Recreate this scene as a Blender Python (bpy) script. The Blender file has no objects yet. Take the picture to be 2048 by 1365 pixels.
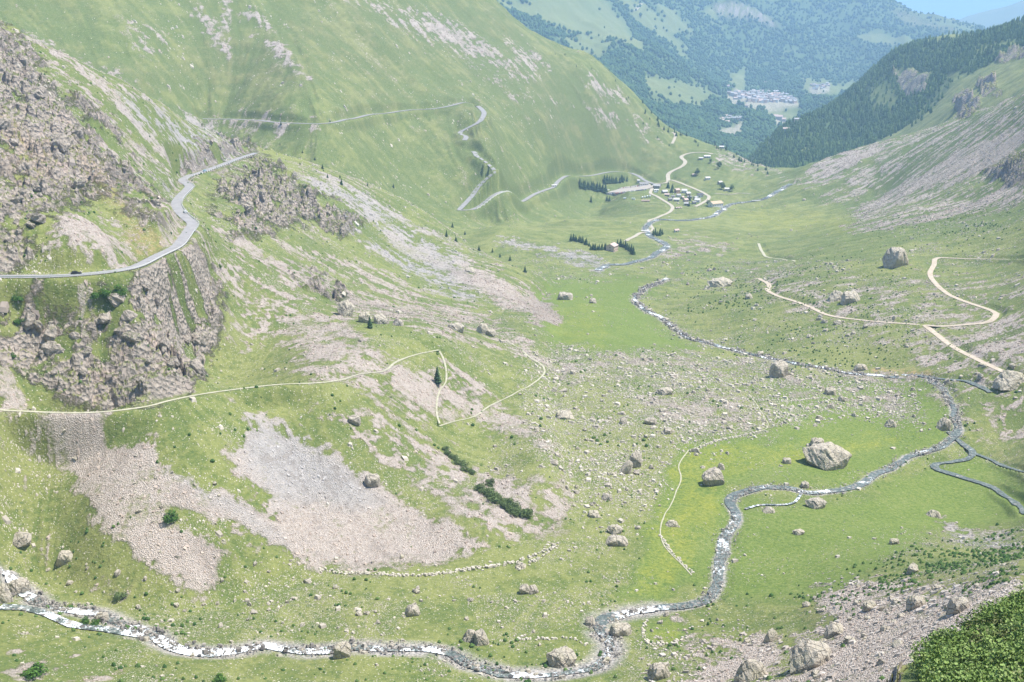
import bpy, bmesh, math, random, time
import numpy as np
from mathutils import Vector, Matrix
T0 = time.time()
rng = np.random.default_rng(7)
random.seed(7)
S = bpy.context.scene
COL = S.collection

# ------------------------------------------------------------------ camera
PW, PH, FPX = 2048.0, 1365.0, 2196.0          # photograph size and focal length in its pixels
PITCH = math.radians(16.05)
cam_d = bpy.data.cameras.new('camera')
cam_d.sensor_width = 36.0
cam_d.lens = 36.0 * FPX / PW
cam_d.clip_start = 1.0
cam_d.clip_end = 120000.0
cam = bpy.data.objects.new('camera', cam_d)
COL.objects.link(cam)
cam.location = (0, 0, 0)
cam.rotation_euler = (math.radians(90) - PITCH, 0, 0)
S.camera = cam

# ------------------------------------------------------------------ sky and sun
SUN_AZ = math.radians(84)      # clockwise from the viewing direction (+Y)
SUN_EL = math.radians(64)
w = bpy.data.worlds.new('World')
S.world = w
w.use_nodes = True
nt = w.node_tree
for n in list(nt.nodes):
    nt.nodes.remove(n)
wo = nt.nodes.new('ShaderNodeOutputWorld')
wb = nt.nodes.new('ShaderNodeBackground')
sky = nt.nodes.new('ShaderNodeTexSky')
sky.sky_type = 'NISHITA'
sky.sun_disc = False
sky.sun_elevation = SUN_EL
sky.sun_rotation = SUN_AZ
sky.altitude = 2000
sky.air_density = 1.0
sky.dust_density = 0.6
sky.ozone_density = 2.0
wb.inputs[1].default_value = 0.13
nt.links.new(sky.outputs[0], wb.inputs[0])
nt.links.new(wb.outputs[0], wo.inputs[0])
sun_d = bpy.data.lights.new('sun', 'SUN')
sun_d.energy = 4.6
sun_d.angle = math.radians(0.6)
sun_d.color = (1.0, 0.955, 0.88)
sun = bpy.data.objects.new('sun', sun_d)
COL.objects.link(sun)
sdir = Vector((math.sin(SUN_AZ) * math.cos(SUN_EL), math.cos(SUN_AZ) * math.cos(SUN_EL), math.sin(SUN_EL)))
sun.rotation_euler = sdir.to_track_quat('Z', 'Y').to_euler()
sun.location = (0, 0, 800)
S.view_settings.view_transform = 'Standard'
S.view_settings.look = 'None'
S.view_settings.gamma = 1
S.view_settings.exposure = 1.06
S.cycles.volume_bounces = 1
S.cycles.max_bounces = 6
S.cycles.diffuse_bounces = 3

# ------------------------------------------------------------------ numeric helpers
CP, SP = math.cos(PITCH), math.sin(PITCH)
def ray(px, py):
    """photograph pixel -> azimuth and tangent of elevation"""
    cx = (np.asarray(px, float) - PW / 2) / FPX
    cy = (PH / 2 - np.asarray(py, float)) / FPX
    fy = CP + cy * SP
    fz = -SP + cy * CP
    return np.arctan2(cx, fy), fz / np.hypot(cx, fy)
def project(x, y, z):
    d = y * CP - z * SP
    u = y * SP + z * CP
    d = np.maximum(d, 1.0)
    return PW / 2 + FPX * x / d, PH / 2 - FPX * u / d
def _h(ix, iy, seed):
    n = (ix.astype(np.uint32) * np.uint32(374761393)) ^ (iy.astype(np.uint32) * np.uint32(668265263)) ^ np.uint32((seed * 2246822519 + 977) & 0xffffffff)
    n = (n ^ (n >> np.uint32(13))) * np.uint32(1274126177)
    n = n ^ (n >> np.uint32(16))
    return (n & np.uint32(0xffffff)).astype(np.float32) / np.float32(0xffffff)
def vnoise(x, y, seed=0):
    xf = np.floor(x); yf = np.floor(y)
    ix = xf.astype(np.int64); iy = yf.astype(np.int64)
    fx = (x - xf).astype(np.float32); fy = (y - yf).astype(np.float32)
    fx = fx * fx * fx * (fx * (fx * 6 - 15) + 10); fy = fy * fy * fy * (fy * (fy * 6 - 15) + 10)
    a = _h(ix, iy, seed); b = _h(ix + 1, iy, seed); c = _h(ix, iy + 1, seed); d = _h(ix + 1, iy + 1, seed)
    return (a + (b - a) * fx) * (1 - fy) + (c + (d - c) * fx) * fy
def fbm(x, y, sc, oct=4, seed=0, gain=0.5):
    v = 0; a = 1.0; t = 0; cs, sn = 0.8, 0.6
    x = x / sc; y = y / sc
    for k in range(oct):
        v = v + a * (vnoise(x, y, seed + k) - 0.5) * 2
        t += a; a *= gain
        x, y = (x * cs - y * sn) * 2.03 + 11.3, (x * sn + y * cs) * 2.03 + 5.7
    return v / t
def ridged(x, y, sc, oct=4, seed=0, gain=0.55):
    v = 0; a = 1.0; t = 0; cs, sn = 0.8, 0.6
    x = x / sc; y = y / sc
    for k in range(oct):
        n = 1 - np.abs(vnoise(x, y, seed + k) * 2 - 1)
        v = v + a * n * n
        t += a; a *= gain
        x, y = (x * cs - y * sn) * 2.1 + 3.3, (x * sn + y * cs) * 2.1 + 8.7
    return v / t
def worley(x, y, sc, seed=0):
    x = x / sc; y = y / sc
    ix = np.floor(x).astype(np.int64); iy = np.floor(y).astype(np.int64)
    best = np.full(x.shape, 9.0, np.float32); second = best.copy(); val = np.zeros(x.shape, np.float32)
    for dx in (-1, 0, 1):
        for dy in (-1, 0, 1):
            jx, jy = ix + dx, iy + dy
            px = jx + _h(jx, jy, seed); py = jy + _h(jx, jy, seed + 1)
            d = ((x - px) ** 2 + (y - py) ** 2).astype(np.float32)
            v = _h(jx, jy, seed + 2)
            nb = d < best
            second = np.where(nb, best, np.minimum(second, d))
            val = np.where(nb, v, val)
            best = np.where(nb, d, best)
    return np.sqrt(best), np.sqrt(second), val
def sstep(a, b, x):
    t = np.clip((x - a) / (b - a), 0, 1)
    return t * t * (3 - 2 * t)

# ------------------------------------------------------------------ terrain: control points of each land form
KA = 2.2
class Form:
    """smooth surface z(azimuth, ln distance) through control points"""
    def __init__(self, pts, lam=1e-4):
        A, L, Z = [], [], []
        for p in pts:
            if p[1] is None:
                a, _ = ray(p[0], 50.0); D, z = p[2], p[3]
            else:
                a, s = ray(p[0], p[1])
                if p[2] == 'z': z = p[3]; D = z / s
                else: D = p[3]; z = D * s
            A.append(float(a) * KA); L.append(math.log(float(D))); Z.append(float(z))
        self.A = np.array(A); self.L = np.array(L); Z = np.array(Z); n = len(Z)
        r2 = (self.A[:, None] - self.A) ** 2 + (self.L[:, None] - self.L) ** 2
        K = 0.5 * r2 * np.log(r2 + 1e-12) + lam * np.eye(n)
        P = np.c_[np.ones(n), self.A, self.L]
        M = np.block([[K, P], [P.T, np.zeros((3, 3))]])
        sol = np.linalg.solve(M, np.r_[Z, 0, 0, 0])
        self.w = sol[:n]; self.c = sol[n:]
    def __call__(self, az, lr):
        a = az * KA
        out = self.c[0] + self.c[1] * a + self.c[2] * lr
        for i in range(len(self.w)):
            r2 = (a - self.A[i]) ** 2 + (lr - self.L[i]) ** 2
            out += self.w[i] * 0.5 * r2 * np.log(r2 + 1e-12)
        return out
z_, D_ = 'z', 'D'
VALLEY = [(100,1220,z_,-180),(640,1300,z_,-183),(1000,1355,z_,-184),(1220,1290,z_,-186),(1200,1240,z_,-187),(1430,1180,z_,-189),
 (1470,1000,z_,-191),(1600,985,z_,-191.5),(1900,850,z_,-193),(1830,755,z_,-194),(1690,742,z_,-200),(1520,715,z_,-208),(1400,680,z_,-213),
 (1310,640,z_,-217),(1270,600,z_,-220),(1330,555,z_,-226),(1200,535,z_,-236),(1330,495,z_,-243),(1300,450,z_,-252),(1450,420,z_,-262),
 (1370,390,z_,-266),(1500,400,z_,-267),(1580,362,z_,-279),(1225,495,z_,-239),(1260,385,z_,-263),
 (0,None,600,-190),(0,None,1000,-150),(400,None,850,-195),(700,None,850,-208),(700,None,1150,-208),(300,None,1050,-165),(-290,None,600,-170),(-290,None,1000,-120),
 (600,320,D_,1270),(800,395,D_,1340),(1000,500,z_,-235),(1000,450,D_,1290),(1100,540,z_,-232),(1100,480,z_,-236),(1150,440,z_,-250),
 (920,418,z_,-225),(980,408,z_,-228),(1025,400,z_,-231),(1060,390,z_,-233.5),(1080,384,z_,-235.5),(1100,375,z_,-238),(1118,362,z_,-240),(1150,353,z_,-244),(1200,349,z_,-248),(1250,345,z_,-252),(1290,362,z_,-262),
 (990,335,z_,-182),(950,300,z_,-162),(925,268,z_,-144),(968,228,z_,-122),(960,212,z_,-115),(850,218,z_,-113),(660,245,z_,-111),(400,237,z_,-109),
 (300,100,D_,1450),(150,100,D_,1420),(0,10,D_,1460),(300,0,D_,1560),(600,100,D_,1520),(600,0,D_,1660),(900,100,D_,1800),(900,0,D_,1960),
 (1100,250,D_,1830),(1200,250,D_,1980),(1100,130,D_,2030),(985,-2,D_,2150),(1100,85,D_,2130),(1200,122,D_,2200),(1285,200,D_,2230),(1350,262,D_,2230),
 (1440,300,D_,2230),(1500,330,D_,2180),(1580,352,D_,2110),(1350,330,D_,2000),
 (985,None,2500,-50),(1100,None,2500,-170),(1285,None,2500,-310),(1440,None,2500,-380),(1580,None,2400,-380),(1750,None,2300,-340),
 (0,None,2300,400),(500,None,2400,380),(900,None,2500,170),(-290,None,1500,60),(-290,None,2300,420),
 (0,None,5000,-500),(1000,None,4500,-800),(1700,None,4000,-900),(2340,None,4000,-900),
 (1600,440,z_,-264),(1530,470,z_,-256),(1500,520,z_,-238),(1450,560,z_,-224),(1420,600,z_,-213),
 (1650,325,D_,2040),(1700,300,D_,1980),(1850,262,D_,1880),(1950,225,D_,1820),(2048,190,D_,1760),(2300,None,1600,40),
 (1850,None,2150,-220),(2048,None,2050,-170),(2300,None,2000,-120),
 (1750,400,D_,1640),(1700,440,D_,1430),(1900,340,D_,1500),(2048,330,D_,1310),(1850,420,D_,1290),(2048,420,D_,1060),(1900,470,D_,1030),
 (1790,530,D_,900),(1600,560,D_,890),(1530,570,z_,-207),(1700,620,z_,-194),(1850,650,z_,-184),(1990,630,z_,-177),(1870,520,z_,-182),(2048,515,z_,-165),
 (2030,750,z_,-180),(1950,700,z_,-181),(2048,850,z_,-192),(2048,1000,z_,-190),(1800,1080,z_,-187),(1600,1150,z_,-186),(1500,1290,z_,-180),
 (1700,1230,z_,-166),(1900,1180,z_,-148),(2048,1160,z_,-130),(1750,1365,z_,-140),(1300,1365,z_,-180),(1600,1365,z_,-158),(1850,1110,z_,-172),(2048,1080,z_,-174),
 (2300,None,250,-135),(2300,None,500,-165),(2300,None,800,-120),(2150,None,180,-105),
 (0,1365,z_,-168),(300,1365,z_,-175),(700,1365,z_,-179),(0,1250,z_,-176),
 (0,None,130,-112),(700,None,130,-118),(1400,None,130,-112),(2048,None,130,-96),(0,None,60,-62),(1024,None,60,-64),(2048,None,60,-56),
 (1100,700,z_,-193),(1200,730,z_,-191),(1300,760,z_,-190),(1500,800,z_,-192.5),(1600,860,z_,-193),(1250,850,z_,-188),(1250,950,z_,-189),
 (1300,1050,z_,-190),(1150,1100,z_,-188),(950,1150,z_,-187),(700,1180,z_,-185),(1230,640,z_,-209),(1400,760,z_,-194),(1600,745,z_,-196),(1110,640,z_,-206)]
SPUR = [(0,1165,z_,-178),(200,1180,z_,-181),(430,1195,z_,-184),(640,1130,z_,-184),(960,1110,z_,-187),(1060,1070,z_,-188.5),(1140,1010,z_,-190),(1150,900,z_,-192),
 (1130,780,z_,-193),(1120,700,z_,-197),(1115,640,z_,-207),(1100,570,z_,-224),
 (0,822,z_,-138),(300,815,z_,-141),(440,780,z_,-143),(640,765,z_,-149),(760,740,z_,-154),(880,700,z_,-161),(880,850,z_,-175),(1085,740,z_,-187),(1000,800,z_,-182),
 (200,1000,z_,-162),(600,950,z_,-169),(0,1000,z_,-161),(800,1000,z_,-179),(1000,950,z_,-185),
 (0,553,z_,-98),(150,551,z_,-99),(260,540,z_,-100),(360,492,z_,-101),(392,450,z_,-102),(350,405,z_,-103),(378,375,z_,-103.5),(400,345,z_,-104),(515,303,z_,-107),
 (0,300,D_,600),(0,100,D_,770),(0,45,D_,840),(130,110,D_,835),(250,165,D_,870),(330,213,D_,905),(420,262,D_,965),(520,298,D_,1025),(600,322,D_,1060),
 (700,355,D_,1080),(850,425,D_,1110),(950,500,D_,1080),(1060,555,D_,985),
 (250,350,D_,648),(150,250,D_,685),(390,300,D_,880),(300,300,D_,775),(460,300,D_,945),(355,448,D_,577),(200,420,D_,570),(500,400,D_,765),(600,500,D_,720),(700,600,D_,655),(850,640,D_,610),(1000,640,D_,730),(1050,600,D_,850),(800,500,D_,890),
 (700,420,D_,905),(450,600,D_,565),(450,500,D_,620),(300,600,D_,507),(200,700,D_,459),(100,650,D_,468),(0,690,D_,458),(400,700,D_,512),(350,560,D_,527),(620,650,D_,560),(550,570,D_,610),
 (-290,None,430,-85),(-290,None,520,-55),(-290,None,600,-30),(-290,None,800,30),(-290,None,330,-160),
 (0,None,950,-45),(130,None,940,-65),(250,None,985,-90),(330,None,1020,-108),(420,None,1080,-130),(520,None,1140,-158),(600,None,1190,-185),(700,None,1230,-215),
 (850,None,1310,-270),(950,None,1230,-280),(1060,None,1110,-270),(1150,None,950,-280),
 (0,None,1200,-300),(400,None,1500,-500),(900,None,1700,-600),(-290,None,1100,-100),
 (1250,None,700,-260),(1200,None,560,-225),(1250,None,460,-225),(1400,None,500,-300),(1000,None,340,-215),(500,None,300,-215),(0,None,300,-200),(1800,None,700,-600),(1800,None,300,-500),(2300,None,700,-700)]
FORESTHILL = [(1500,335,D_,2750),(1560,262,D_,3050),(1640,230,D_,3150),(1700,190,D_,3200),(1750,140,D_,3250),(1820,103,D_,3300),(1860,88,D_,3350),(1950,85,D_,3300),(2048,65,D_,3150),
 (2340,None,3000,160),(1560,348,D_,2380),(1600,330,D_,2480),(1700,270,D_,2760),(1800,240,D_,2660),(1850,262,D_,2300),(1930,205,D_,2260),(1880,150,D_,2760),(1940,140,D_,2620),
 (2048,105,D_,2520),(2048,190,D_,2060),(2340,None,2000,-10),
 (1560,None,3500,-560),(1700,None,3650,-420),(1820,None,3750,-280),(1950,None,3750,-230),(2048,None,3600,-200),(2340,None,3600,-60),
 (1420,None,2700,-480),(1300,None,2600,-650),(1500,None,2200,-420),(1600,None,1900,-420),(1800,None,1700,-400),(2048,None,1500,-330),(1800,None,5500,-900),(1300,None,5000,-1000)]
FARRANGE = [(1300,180,D_,4200),(1400,270,D_,3500),(1450,310,D_,3150),(1560,300,D_,3600),(1530,240,D_,4300),(1520,190,D_,5300),(1640,165,D_,5800),(1650,215,D_,4900),
 (1300,100,D_,5000),(1150,50,D_,4900),(1100,80,D_,4500),(1280,190,D_,3900),(985,0,D_,4700),(1500,100,D_,6500),(1500,0,D_,7000),(1400,0,D_,6600),(1200,0,D_,5600),
 (1400,150,D_,5200),(1650,60,D_,7000),(1700,150,D_,6300),(1750,-3,D_,7500),(1850,38,D_,7600),(1950,55,D_,7500),(2000,75,D_,7400),(2048,95,D_,7300),(1800,90,D_,6700),(1760,145,D_,6300),(1850,100,D_,6500),
 (1300,None,8500,700),(1600,None,8700,400),(1000,None,7500,800),(500,None,6000,700),(1750,None,9200,-150),(1880,None,9200,-350),(2000,None,9000,-400),(2340,None,7300,-330),(2340,None,5500,-600),(2048,None,5500,-500),
 (1300,None,2700,-410),(1500,None,2700,-400),(1500,None,2200,-600),(800,None,3000,-400),(1800,None,3500,-560),(1700,None,12500,-1200),(900,None,13000,-700),(2100,None,12500,-1300)]
BLUERANGE = [(1860,66,D_,13000),(1895,46,D_,13000),(1945,28,D_,13000),(1985,27,D_,13000),(2048,15,D_,13000),(2200,None,13000,600),(2340,None,13000,800),(1780,None,13000,-1200),
 (1600,None,13000,-2200),(2048,None,11500,-900),(2340,None,11500,-700),(2048,None,16500,-900),(2340,None,16500,-700),(1000,None,13000,-4000),(1945,None,11500,-1000),(1945,None,16500,-1100)]
LEDGE = [(1810,1385,D_,60),(1830,1334,D_,69),(1880,1302,D_,74),(1940,1262,D_,79),(2048,1202,D_,86),(2048,1385,D_,58),(1950,1385,D_,58),(1950,1324,D_,68),(2200,1134,D_,92),(2340,1385,D_,52),(1700,1385,D_,60),(1720,1360,D_,66),(2340,1084,D_,95)]
PLAIN_Z = -680.0

def upsample(C, n_rows, n_cols):
    def mat(n_out, n_in):
        t = np.linspace(0, n_in - 1, n_out); i = np.clip(np.floor(t).astype(int), 0, n_in - 2); f = t - i
        M = np.zeros((n_out, n_in))
        wgt = [(-0.5*f+f*f-0.5*f**3), (1-2.5*f*f+1.5*f**3), (0.5*f+2*f*f-1.5*f**3), (-0.5*f*f+0.5*f**3)]
        for k, wk in zip((-1, 0, 1, 2), wgt):
            np.add.at(M, (np.arange(n_out), np.clip(i + k, 0, n_in - 1)), wk)
        return M
    return mat(n_rows, C.shape[0]) @ C @ mat(n_cols, C.shape[1]).T

AZ0, AZ1, NC = math.radians(-36.0), math.radians(36.0), 1330
rows = []
for a, b, n in ((3, 40, 40), (40, 110, 220), (110, 215, 60), (215, 1150, 1000), (1150, 3600, 640), (3600, 9500, 260), (9500, 60000, 120)):
    rows.append(np.exp(np.linspace(math.log(a), math.log(b), n, endpoint=False)))
RR = np.concatenate(rows + [np.array([60000.0])])
NR = len(RR)
LR = np.log(RR)
AZ = np.linspace(AZ0, AZ1, NC)
# the smooth forms are evaluated on a coarser grid in row index and then refined
cr = np.linspace(0, NR - 1, NR // 5); cLR = np.interp(cr, np.arange(NR), LR)
cAZ = np.linspace(AZ0, AZ1, NC // 5)
gA, gL = np.meshgrid(cAZ, cLR)
def form_grid(pts):
    return upsample(Form(pts)(gA, gL), NR, NC).astype(np.float64)
AG, LG = np.meshgrid(AZ, LR)
RG = np.exp(LG)
XG = RG * np.sin(AG); YG = RG * np.cos(AG)
ZV = form_grid(VALLEY); ZS = form_grid(SPUR)
ZC = form_grid(FORESTHILL); ZD = form_grid(FARRANGE); ZE = form_grid(BLUERANGE)
# only let forms live in their own range
ZV = np.where(RG > 3400, ZV - (RG - 3400) * 0.8, ZV)
ZS = np.where(RG > 1500, -2000, ZS)
ZC = np.where((RG > 4200) | (RG < 1500), -2000, ZC)
ZD = np.where(RG < 2300, -2000, ZD)
ZD = np.where(RG > 11000, ZD - (RG - 11000) * 0.5, ZD)
ZE = np.where(RG < 10800, -2000, ZE)
ZE = np.where(RG > 18000, -2000, ZE)
ZP = np.full_like(ZV, PLAIN_Z)
def smax(a, b, k):
    h = np.clip(0.5 + 0.5 * (a - b) / k, 0, 1)
    return b * (1 - h) + a * h + k * h * (1 - h)
Z = ZV.copy(); LAY = np.zeros(Z.shape, np.int8)
for i, (L, k) in enumerate(((ZS, 4.0), (ZC, 10.0), (ZD, 14.0), (ZE, 60.0), (ZP, 20.0))):
    LAY = np.where(L > Z, i + 1, LAY).astype(np.int8)
    Z = smax(L, Z, k)
lowr = RR < 120; k120 = int(lowr.sum())
Z[:k120] = Z[k120][None, :] + (120 - RR[:k120])[:, None] * .25
# the near ledge at the lower right: a brow of turf that breaks off in a rock step
sub = RG < 110
pxa = PW / 2 + np.tan(AG) * FPX / CP * 0.83
nl = int((RR < 110).sum()); n4 = int((RR < 39.99).sum())
zl = upsample(Form(LEDGE, 1e-3)(*np.meshgrid(cAZ, np.linspace(math.log(40), math.log(110), 60))), nl - n4, NC)
zl = np.vstack([zl[0][None, :] * (RR[:n4, None] / 40.0), zl])
xa, ya, ra = XG[:nl], YG[:nl], RG[:nl]
edge_px = PW / 2 + FPX * xa / (ya * CP - zl * SP) - 1800 + 22 * fbm(xa, ya, 6, 4, 901) + 8 * fbm(xa, ya, 1.2, 3, 903)
brow = np.interp(AG[:nl], ray([1750, 1830, 1880, 1940, 2048, 2340], [1300, 1300, 1268, 1228, 1168, 1050])[0], [68, 70, 74.5, 79.5, 86.5, 96])
zl = zl - 2.2 * np.maximum(ra - brow, 0) - 60 * np.clip((8 - edge_px) / 260, 0, 1) ** 2 - np.maximum(0, -60 - edge_px) * .3
zl += fbm(xa, ya, 4, 4, 905) * .5
zl += sstep(12, -6, edge_px) * ((ridged(xa, ya, 2.2, 4, 911) - .5) * 1.6 + (((xa * .7 + zl * 1.2) / .8) % 1.0) * .5)
zl[:n4 + 12] = np.minimum(zl[:n4 + 12], -0.85 * RG[:n4 + 12] - 1.0)
Z[:n4 + 12] = np.minimum(Z[:n4 + 12], -0.85 * RG[:n4 + 12] - 1.0)
LAY[:nl] = np.where(zl > Z[:nl], 6, LAY[:nl]); Z[:nl] = np.maximum(Z[:nl], zl)
LEDGE_ROCK = sstep(14, -4, edge_px)
print('forms', round(time.time() - T0, 1))

# ------------------------------------------------------------------ world-space fields
def grad(Zg):
    dZr = np.gradient(Zg, axis=0) / np.gradient(RG, axis=0)
    dZa = np.gradient(Zg, axis=1) / (RG * (AZ[1] - AZ[0]))
    gx = dZr * np.sin(AG) + dZa * np.cos(AG)
    gy = dZr * np.cos(AG) - dZa * np.sin(AG)
    return gx, gy
GX, GY = grad(Z)
GS = np.hypot(GX, GY) + 1e-6
UX, UY = (GX / GS).astype(np.float32), (GY / GS).astype(np.float32)
SLOPE = GS
def streak(sc, length, seed, n=9, lo=0, hi=None):
    """noise drawn out along the fall line"""
    x = XG[lo:hi] + 0; y = YG[lo:hi] + 0
    v = 0
    for k in range(n):
        t = (k / (n - 1) - 0.5) * length
        v = v + fbm(x + UX[lo:hi] * t, y + UY[lo:hi] * t, sc, 2, seed)
    v = v / n
    return v / (v.std() + 1e-6)
def rowof(r): return int(np.searchsorted(RR, r))
PXG, PYG = project(XG, YG, Z)
# breakup of outlines in the ground: jitter the lookup with world noise
i2 = rowof(3800)
near = slice(0, i2)
sk = np.zeros_like(Z); sk[near] = streak(5.0, 60.0, 11, lo=0, hi=i2)
sk2 = np.zeros_like(Z); sk2[near] = streak(16.0, 220.0, 21, lo=0, hi=i2)
XN = XG - Z * .9; YN = YG + Z * .6      # sheared with height so that cliffs are not drawn out
nz = np.zeros_like(Z); nz[near] = fbm(XN[near], YN[near], 30, 5, 31)
nzf = np.zeros_like(Z); nzf[near] = fbm(XN[near], YN[near], 7, 4, 41)
nz2 = fbm(XG, YG, 220, 5, 51)
nzr = np.zeros_like(Z); nzr[near] = fbm(XN[near], YN[near], 14, 4, 45)
sk0 = np.zeros_like(Z); i3 = rowof(1300); sk0[:i3] = streak(1.9, 22.0, 13, n=7, lo=0, hi=i3)
print('noise', round(time.time() - T0, 1))

def poly(pts, feather, layers, jit=1.0):
    """soft mask of an outline given where the photograph shows it; only on the land form named"""
    P = np.array(pts, float)
    x0, x1 = P[:, 0].min() - 40, P[:, 0].max() + 40; y0, y1 = P[:, 1].min() - 40, P[:, 1].max() + 40
    jx = PXG + (nz * 26 + nzf * 14 + nzr * 20) * jit; jy = PYG + (nzr * 20 + nzf * 10) * jit
    sel = (jx > x0) & (jx < x1) & (jy > y0) & (jy < y1)
    ls = np.zeros_like(sel)
    for l in layers: ls |= LAY == l
    sel &= ls
    X, Y = jx[sel], jy[sel]
    inside = np.zeros(X.shape, bool); dist = np.full(X.shape, 1e9)
    n = len(P)
    for i in range(n):
        ax, ay = P[i]; bx, by = P[(i + 1) % n]
        cond = ((ay > Y) != (by > Y)) & (X < (bx - ax) * (Y - ay) / (by - ay + 1e-9) + ax)
        inside ^= cond
        t = np.clip(((X - ax) * (bx - ax) + (Y - ay) * (by - ay)) / ((bx - ax) ** 2 + (by - ay) ** 2 + 1e-9), 0, 1)
        dist = np.minimum(dist, np.hypot(X - ax - t * (bx - ax), Y - ay - t * (by - ay)))
    sd = np.where(inside, dist, -dist)
    out = np.zeros(Z.shape, np.float32)
    out[sel] = sstep(-feather, feather, sd)
    return out
M = {k: np.zeros(Z.shape, np.float32) for k in ('scree', 'rock', 'lush', 'yellow', 'grey', 'forest', 'dry', 'stones', 'rust')}
def paint(key, val, pts, feather=8, layers=(0, 1), mode='max', jit=1.0):
    if key in ('scree', 'rock') and jit == 1.0 and feather >= 6: feather = feather * 3.2
    if key == 'grey': feather *= 2.5; val *= .8
    m = poly(pts, feather, layers, jit) * abs(val)
    if mode == 'max': M[key] = np.maximum(M[key], m)
    else: M[key] = M[key] * (1 - m)
exec_masks = True
# --- scree fields of the near side
BIG = [(80,905),(120,872),(160,858),(215,872),(300,880),(330,925),(400,950),(470,990),(500,975),(468,925),(490,845),(540,840),(600,870),(660,900),(720,950),(800,1000),(900,1060),(962,1105),(900,1128),(700,1140),(560,1105),(455,1090),(450,1150),(432,1192),(340,1165),(260,1105),(190,1040),(150,960),(90,900)]
paint('scree', 1, BIG, 8)
paint('scree', .95, [(330,1008),(400,1030),(500,1075),(520,1092),(440,1082),(375,1062)], 6, mode='cut')
paint('scree', .9, [(325,880),(420,920),(500,975),(545,1000),(540,1035),(470,990),(390,945),(330,905)], 6, mode='cut')
paint('grey', .9, [(505,832),(620,868),(700,945),(770,1010),(640,1010),(540,1000),(478,920)], 14)
paint('grey', .7, [(320,885),(400,950),(480,1010),(570,1090),(520,1080),(430,1005),(340,930)], 8)
paint('scree', .85, [(650,820),(760,850),(900,930),(1080,985),(1150,1000),(1120,1050),(1060,1070),(960,1040),(860,970),(740,900)], 14)
paint('scree', .95, [(740,880),(860,960),(980,1040),(1065,1072),(1040,1080),(900,1020),(780,930)], 8)
paint('scree', .9, [(430,462),(560,515),(720,585),(900,640),(1050,700),(960,692),(840,655),(700,622),(640,600),(500,525)], 9)
paint('scree', .8, [(560,480),(700,535),(850,590),(1000,645),(1050,690),(880,635),(720,565),(600,518)], 8)
paint('scree', .62, [(725,450),(800,498),(900,548),(965,590),(930,602),(850,572),(760,512),(690,455)], 7)
paint('grey', 1, [(715,445),(800,490),(890,540),(960,592),(930,605),(850,575),(760,515),(680,450)], 8)
paint('scree', .97, [(790,468),(900,515),(1010,555),(1100,596),(1116,640),(1090,656),(1060,632),(980,600),(880,556),(800,508)], 7)
paint('scree', .6, [(620,350),(720,385),(820,445),(930,510),(900,545),(760,470),(650,400),(600,370)], 14)
paint('grey', .9, [(620,350),(720,385),(820,445),(930,510),(900,545),(760,470),(650,400),(600,370)], 14)
paint('scree', .75, [(280,205),(360,240),(450,290),(430,312),(350,285),(280,240)], 10)
paint('grey', 1, [(260,200),(360,230),(460,290),(440,320),(340,300),(260,240)], 14)
paint('scree', .8, [(285,325),(350,365),(348,402),(325,372),(295,350)], 8)
paint('grey', 1, [(285,325),(350,365),(348,402),(325,372),(295,350)], 8)
paint('scree', .46, [(0,50),(130,112),(250,165),(330,215),(420,262),(515,300),(400,345),(350,400),(390,450),(350,500),(250,430),(130,250),(0,120)], 12)
paint('scree', .62, [(400,500),(460,480),(640,600),(760,740),(640,765),(560,700),(430,600)], 16)
for P in ([(780,742),(850,742),(880,770),(870,812),(850,842),(800,822),(760,782)], [(892,738),(960,768),(965,832),(900,832),(880,790)], [(975,838),(1025,856),(1015,884),(980,872)],
          [(1000,815),(1060,845),(1130,930),(1060,890),(1000,850)], [(640,650),(700,640),(760,720),(700,700)], [(560,640),(600,650),(640,700),(590,680)], [(700,730),(760,780),(720,770)]):
    paint('scree', .85, P, 8)
paint('scree', .9, [(120,425),(200,440),(290,492),(262,522),(170,500),(88,490)], 10)
paint('scree', .6, [(0,700),(40,740),(60,800),(0,810)], 10)
paint('scree', .75, [(0,1310),(120,1322),(250,1345),(250,1365),(0,1365)], 8)
paint('stones', .55, [(1060,700),(1500,720),(1840,775),(1850,850),(1700,830),(1530,862),(1500,875),(1360,905),(1330,1000),(1150,1020),(1060,900),(1050,760)], 22)
paint('scree', .62, [(1285,775),(1440,785),(1545,850),(1400,875),(1320,842)], 14)
paint('scree', .5, [(1560,755),(1820,768),(1845,850),(1700,812),(1600,800)], 14)
paint('scree', .45, [(1060,720),(1200,710),(1560,735),(1500,750),(1300,760),(1150,770)], 14)
# --- the right side
paint('scree', .95, [(1588,378),(1640,330),(1700,300),(1845,264),(1770,300),(1690,342),(1625,372)], 5)
paint('scree', .9, [(2048,245),(2048,335),(1900,372),(1800,412),(1720,442),(1700,420),(1760,385),(1860,335),(1960,280)], 8)
paint('scree', .8, [(2100,345),(2048,352),(2048,405),(1950,425),(1860,442),(1790,442),(1900,398)], 7)
paint('scree', .5, [(1850,262),(2048,190),(2100,180),(2100,260),(1960,290),(1800,350),(1700,400),(1640,400),(1740,320)], 14)
paint('scree', .85, [(1690,460),(1790,440),(1860,432),(1850,440),(1780,452),(1700,468)], 3)
paint('scree', .88, [(1640,1200),(1700,1172),(1850,1182),(2048,1150),(2100,1150),(2100,1400),(1560,1400),(1600,1290),(1660,1255)], 10)
paint('scree', .55, [(1350,1240),(1500,1290),(1560,1290),(1560,1400),(1380,1400)], 12)
paint('scree', .45, [(1500,560),(1700,570),(1900,560),(2048,600),(2048,760),(1950,700),(1800,660),(1650,640)], 30)
paint('scree', .5, [(1880,640),(2048,600),(2100,760),(1900,800),(1840,700)], 20)
paint('scree', .6, [(2048,760),(2100,800),(2100,900),(1960,880),(1900,800)], 16)
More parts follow.
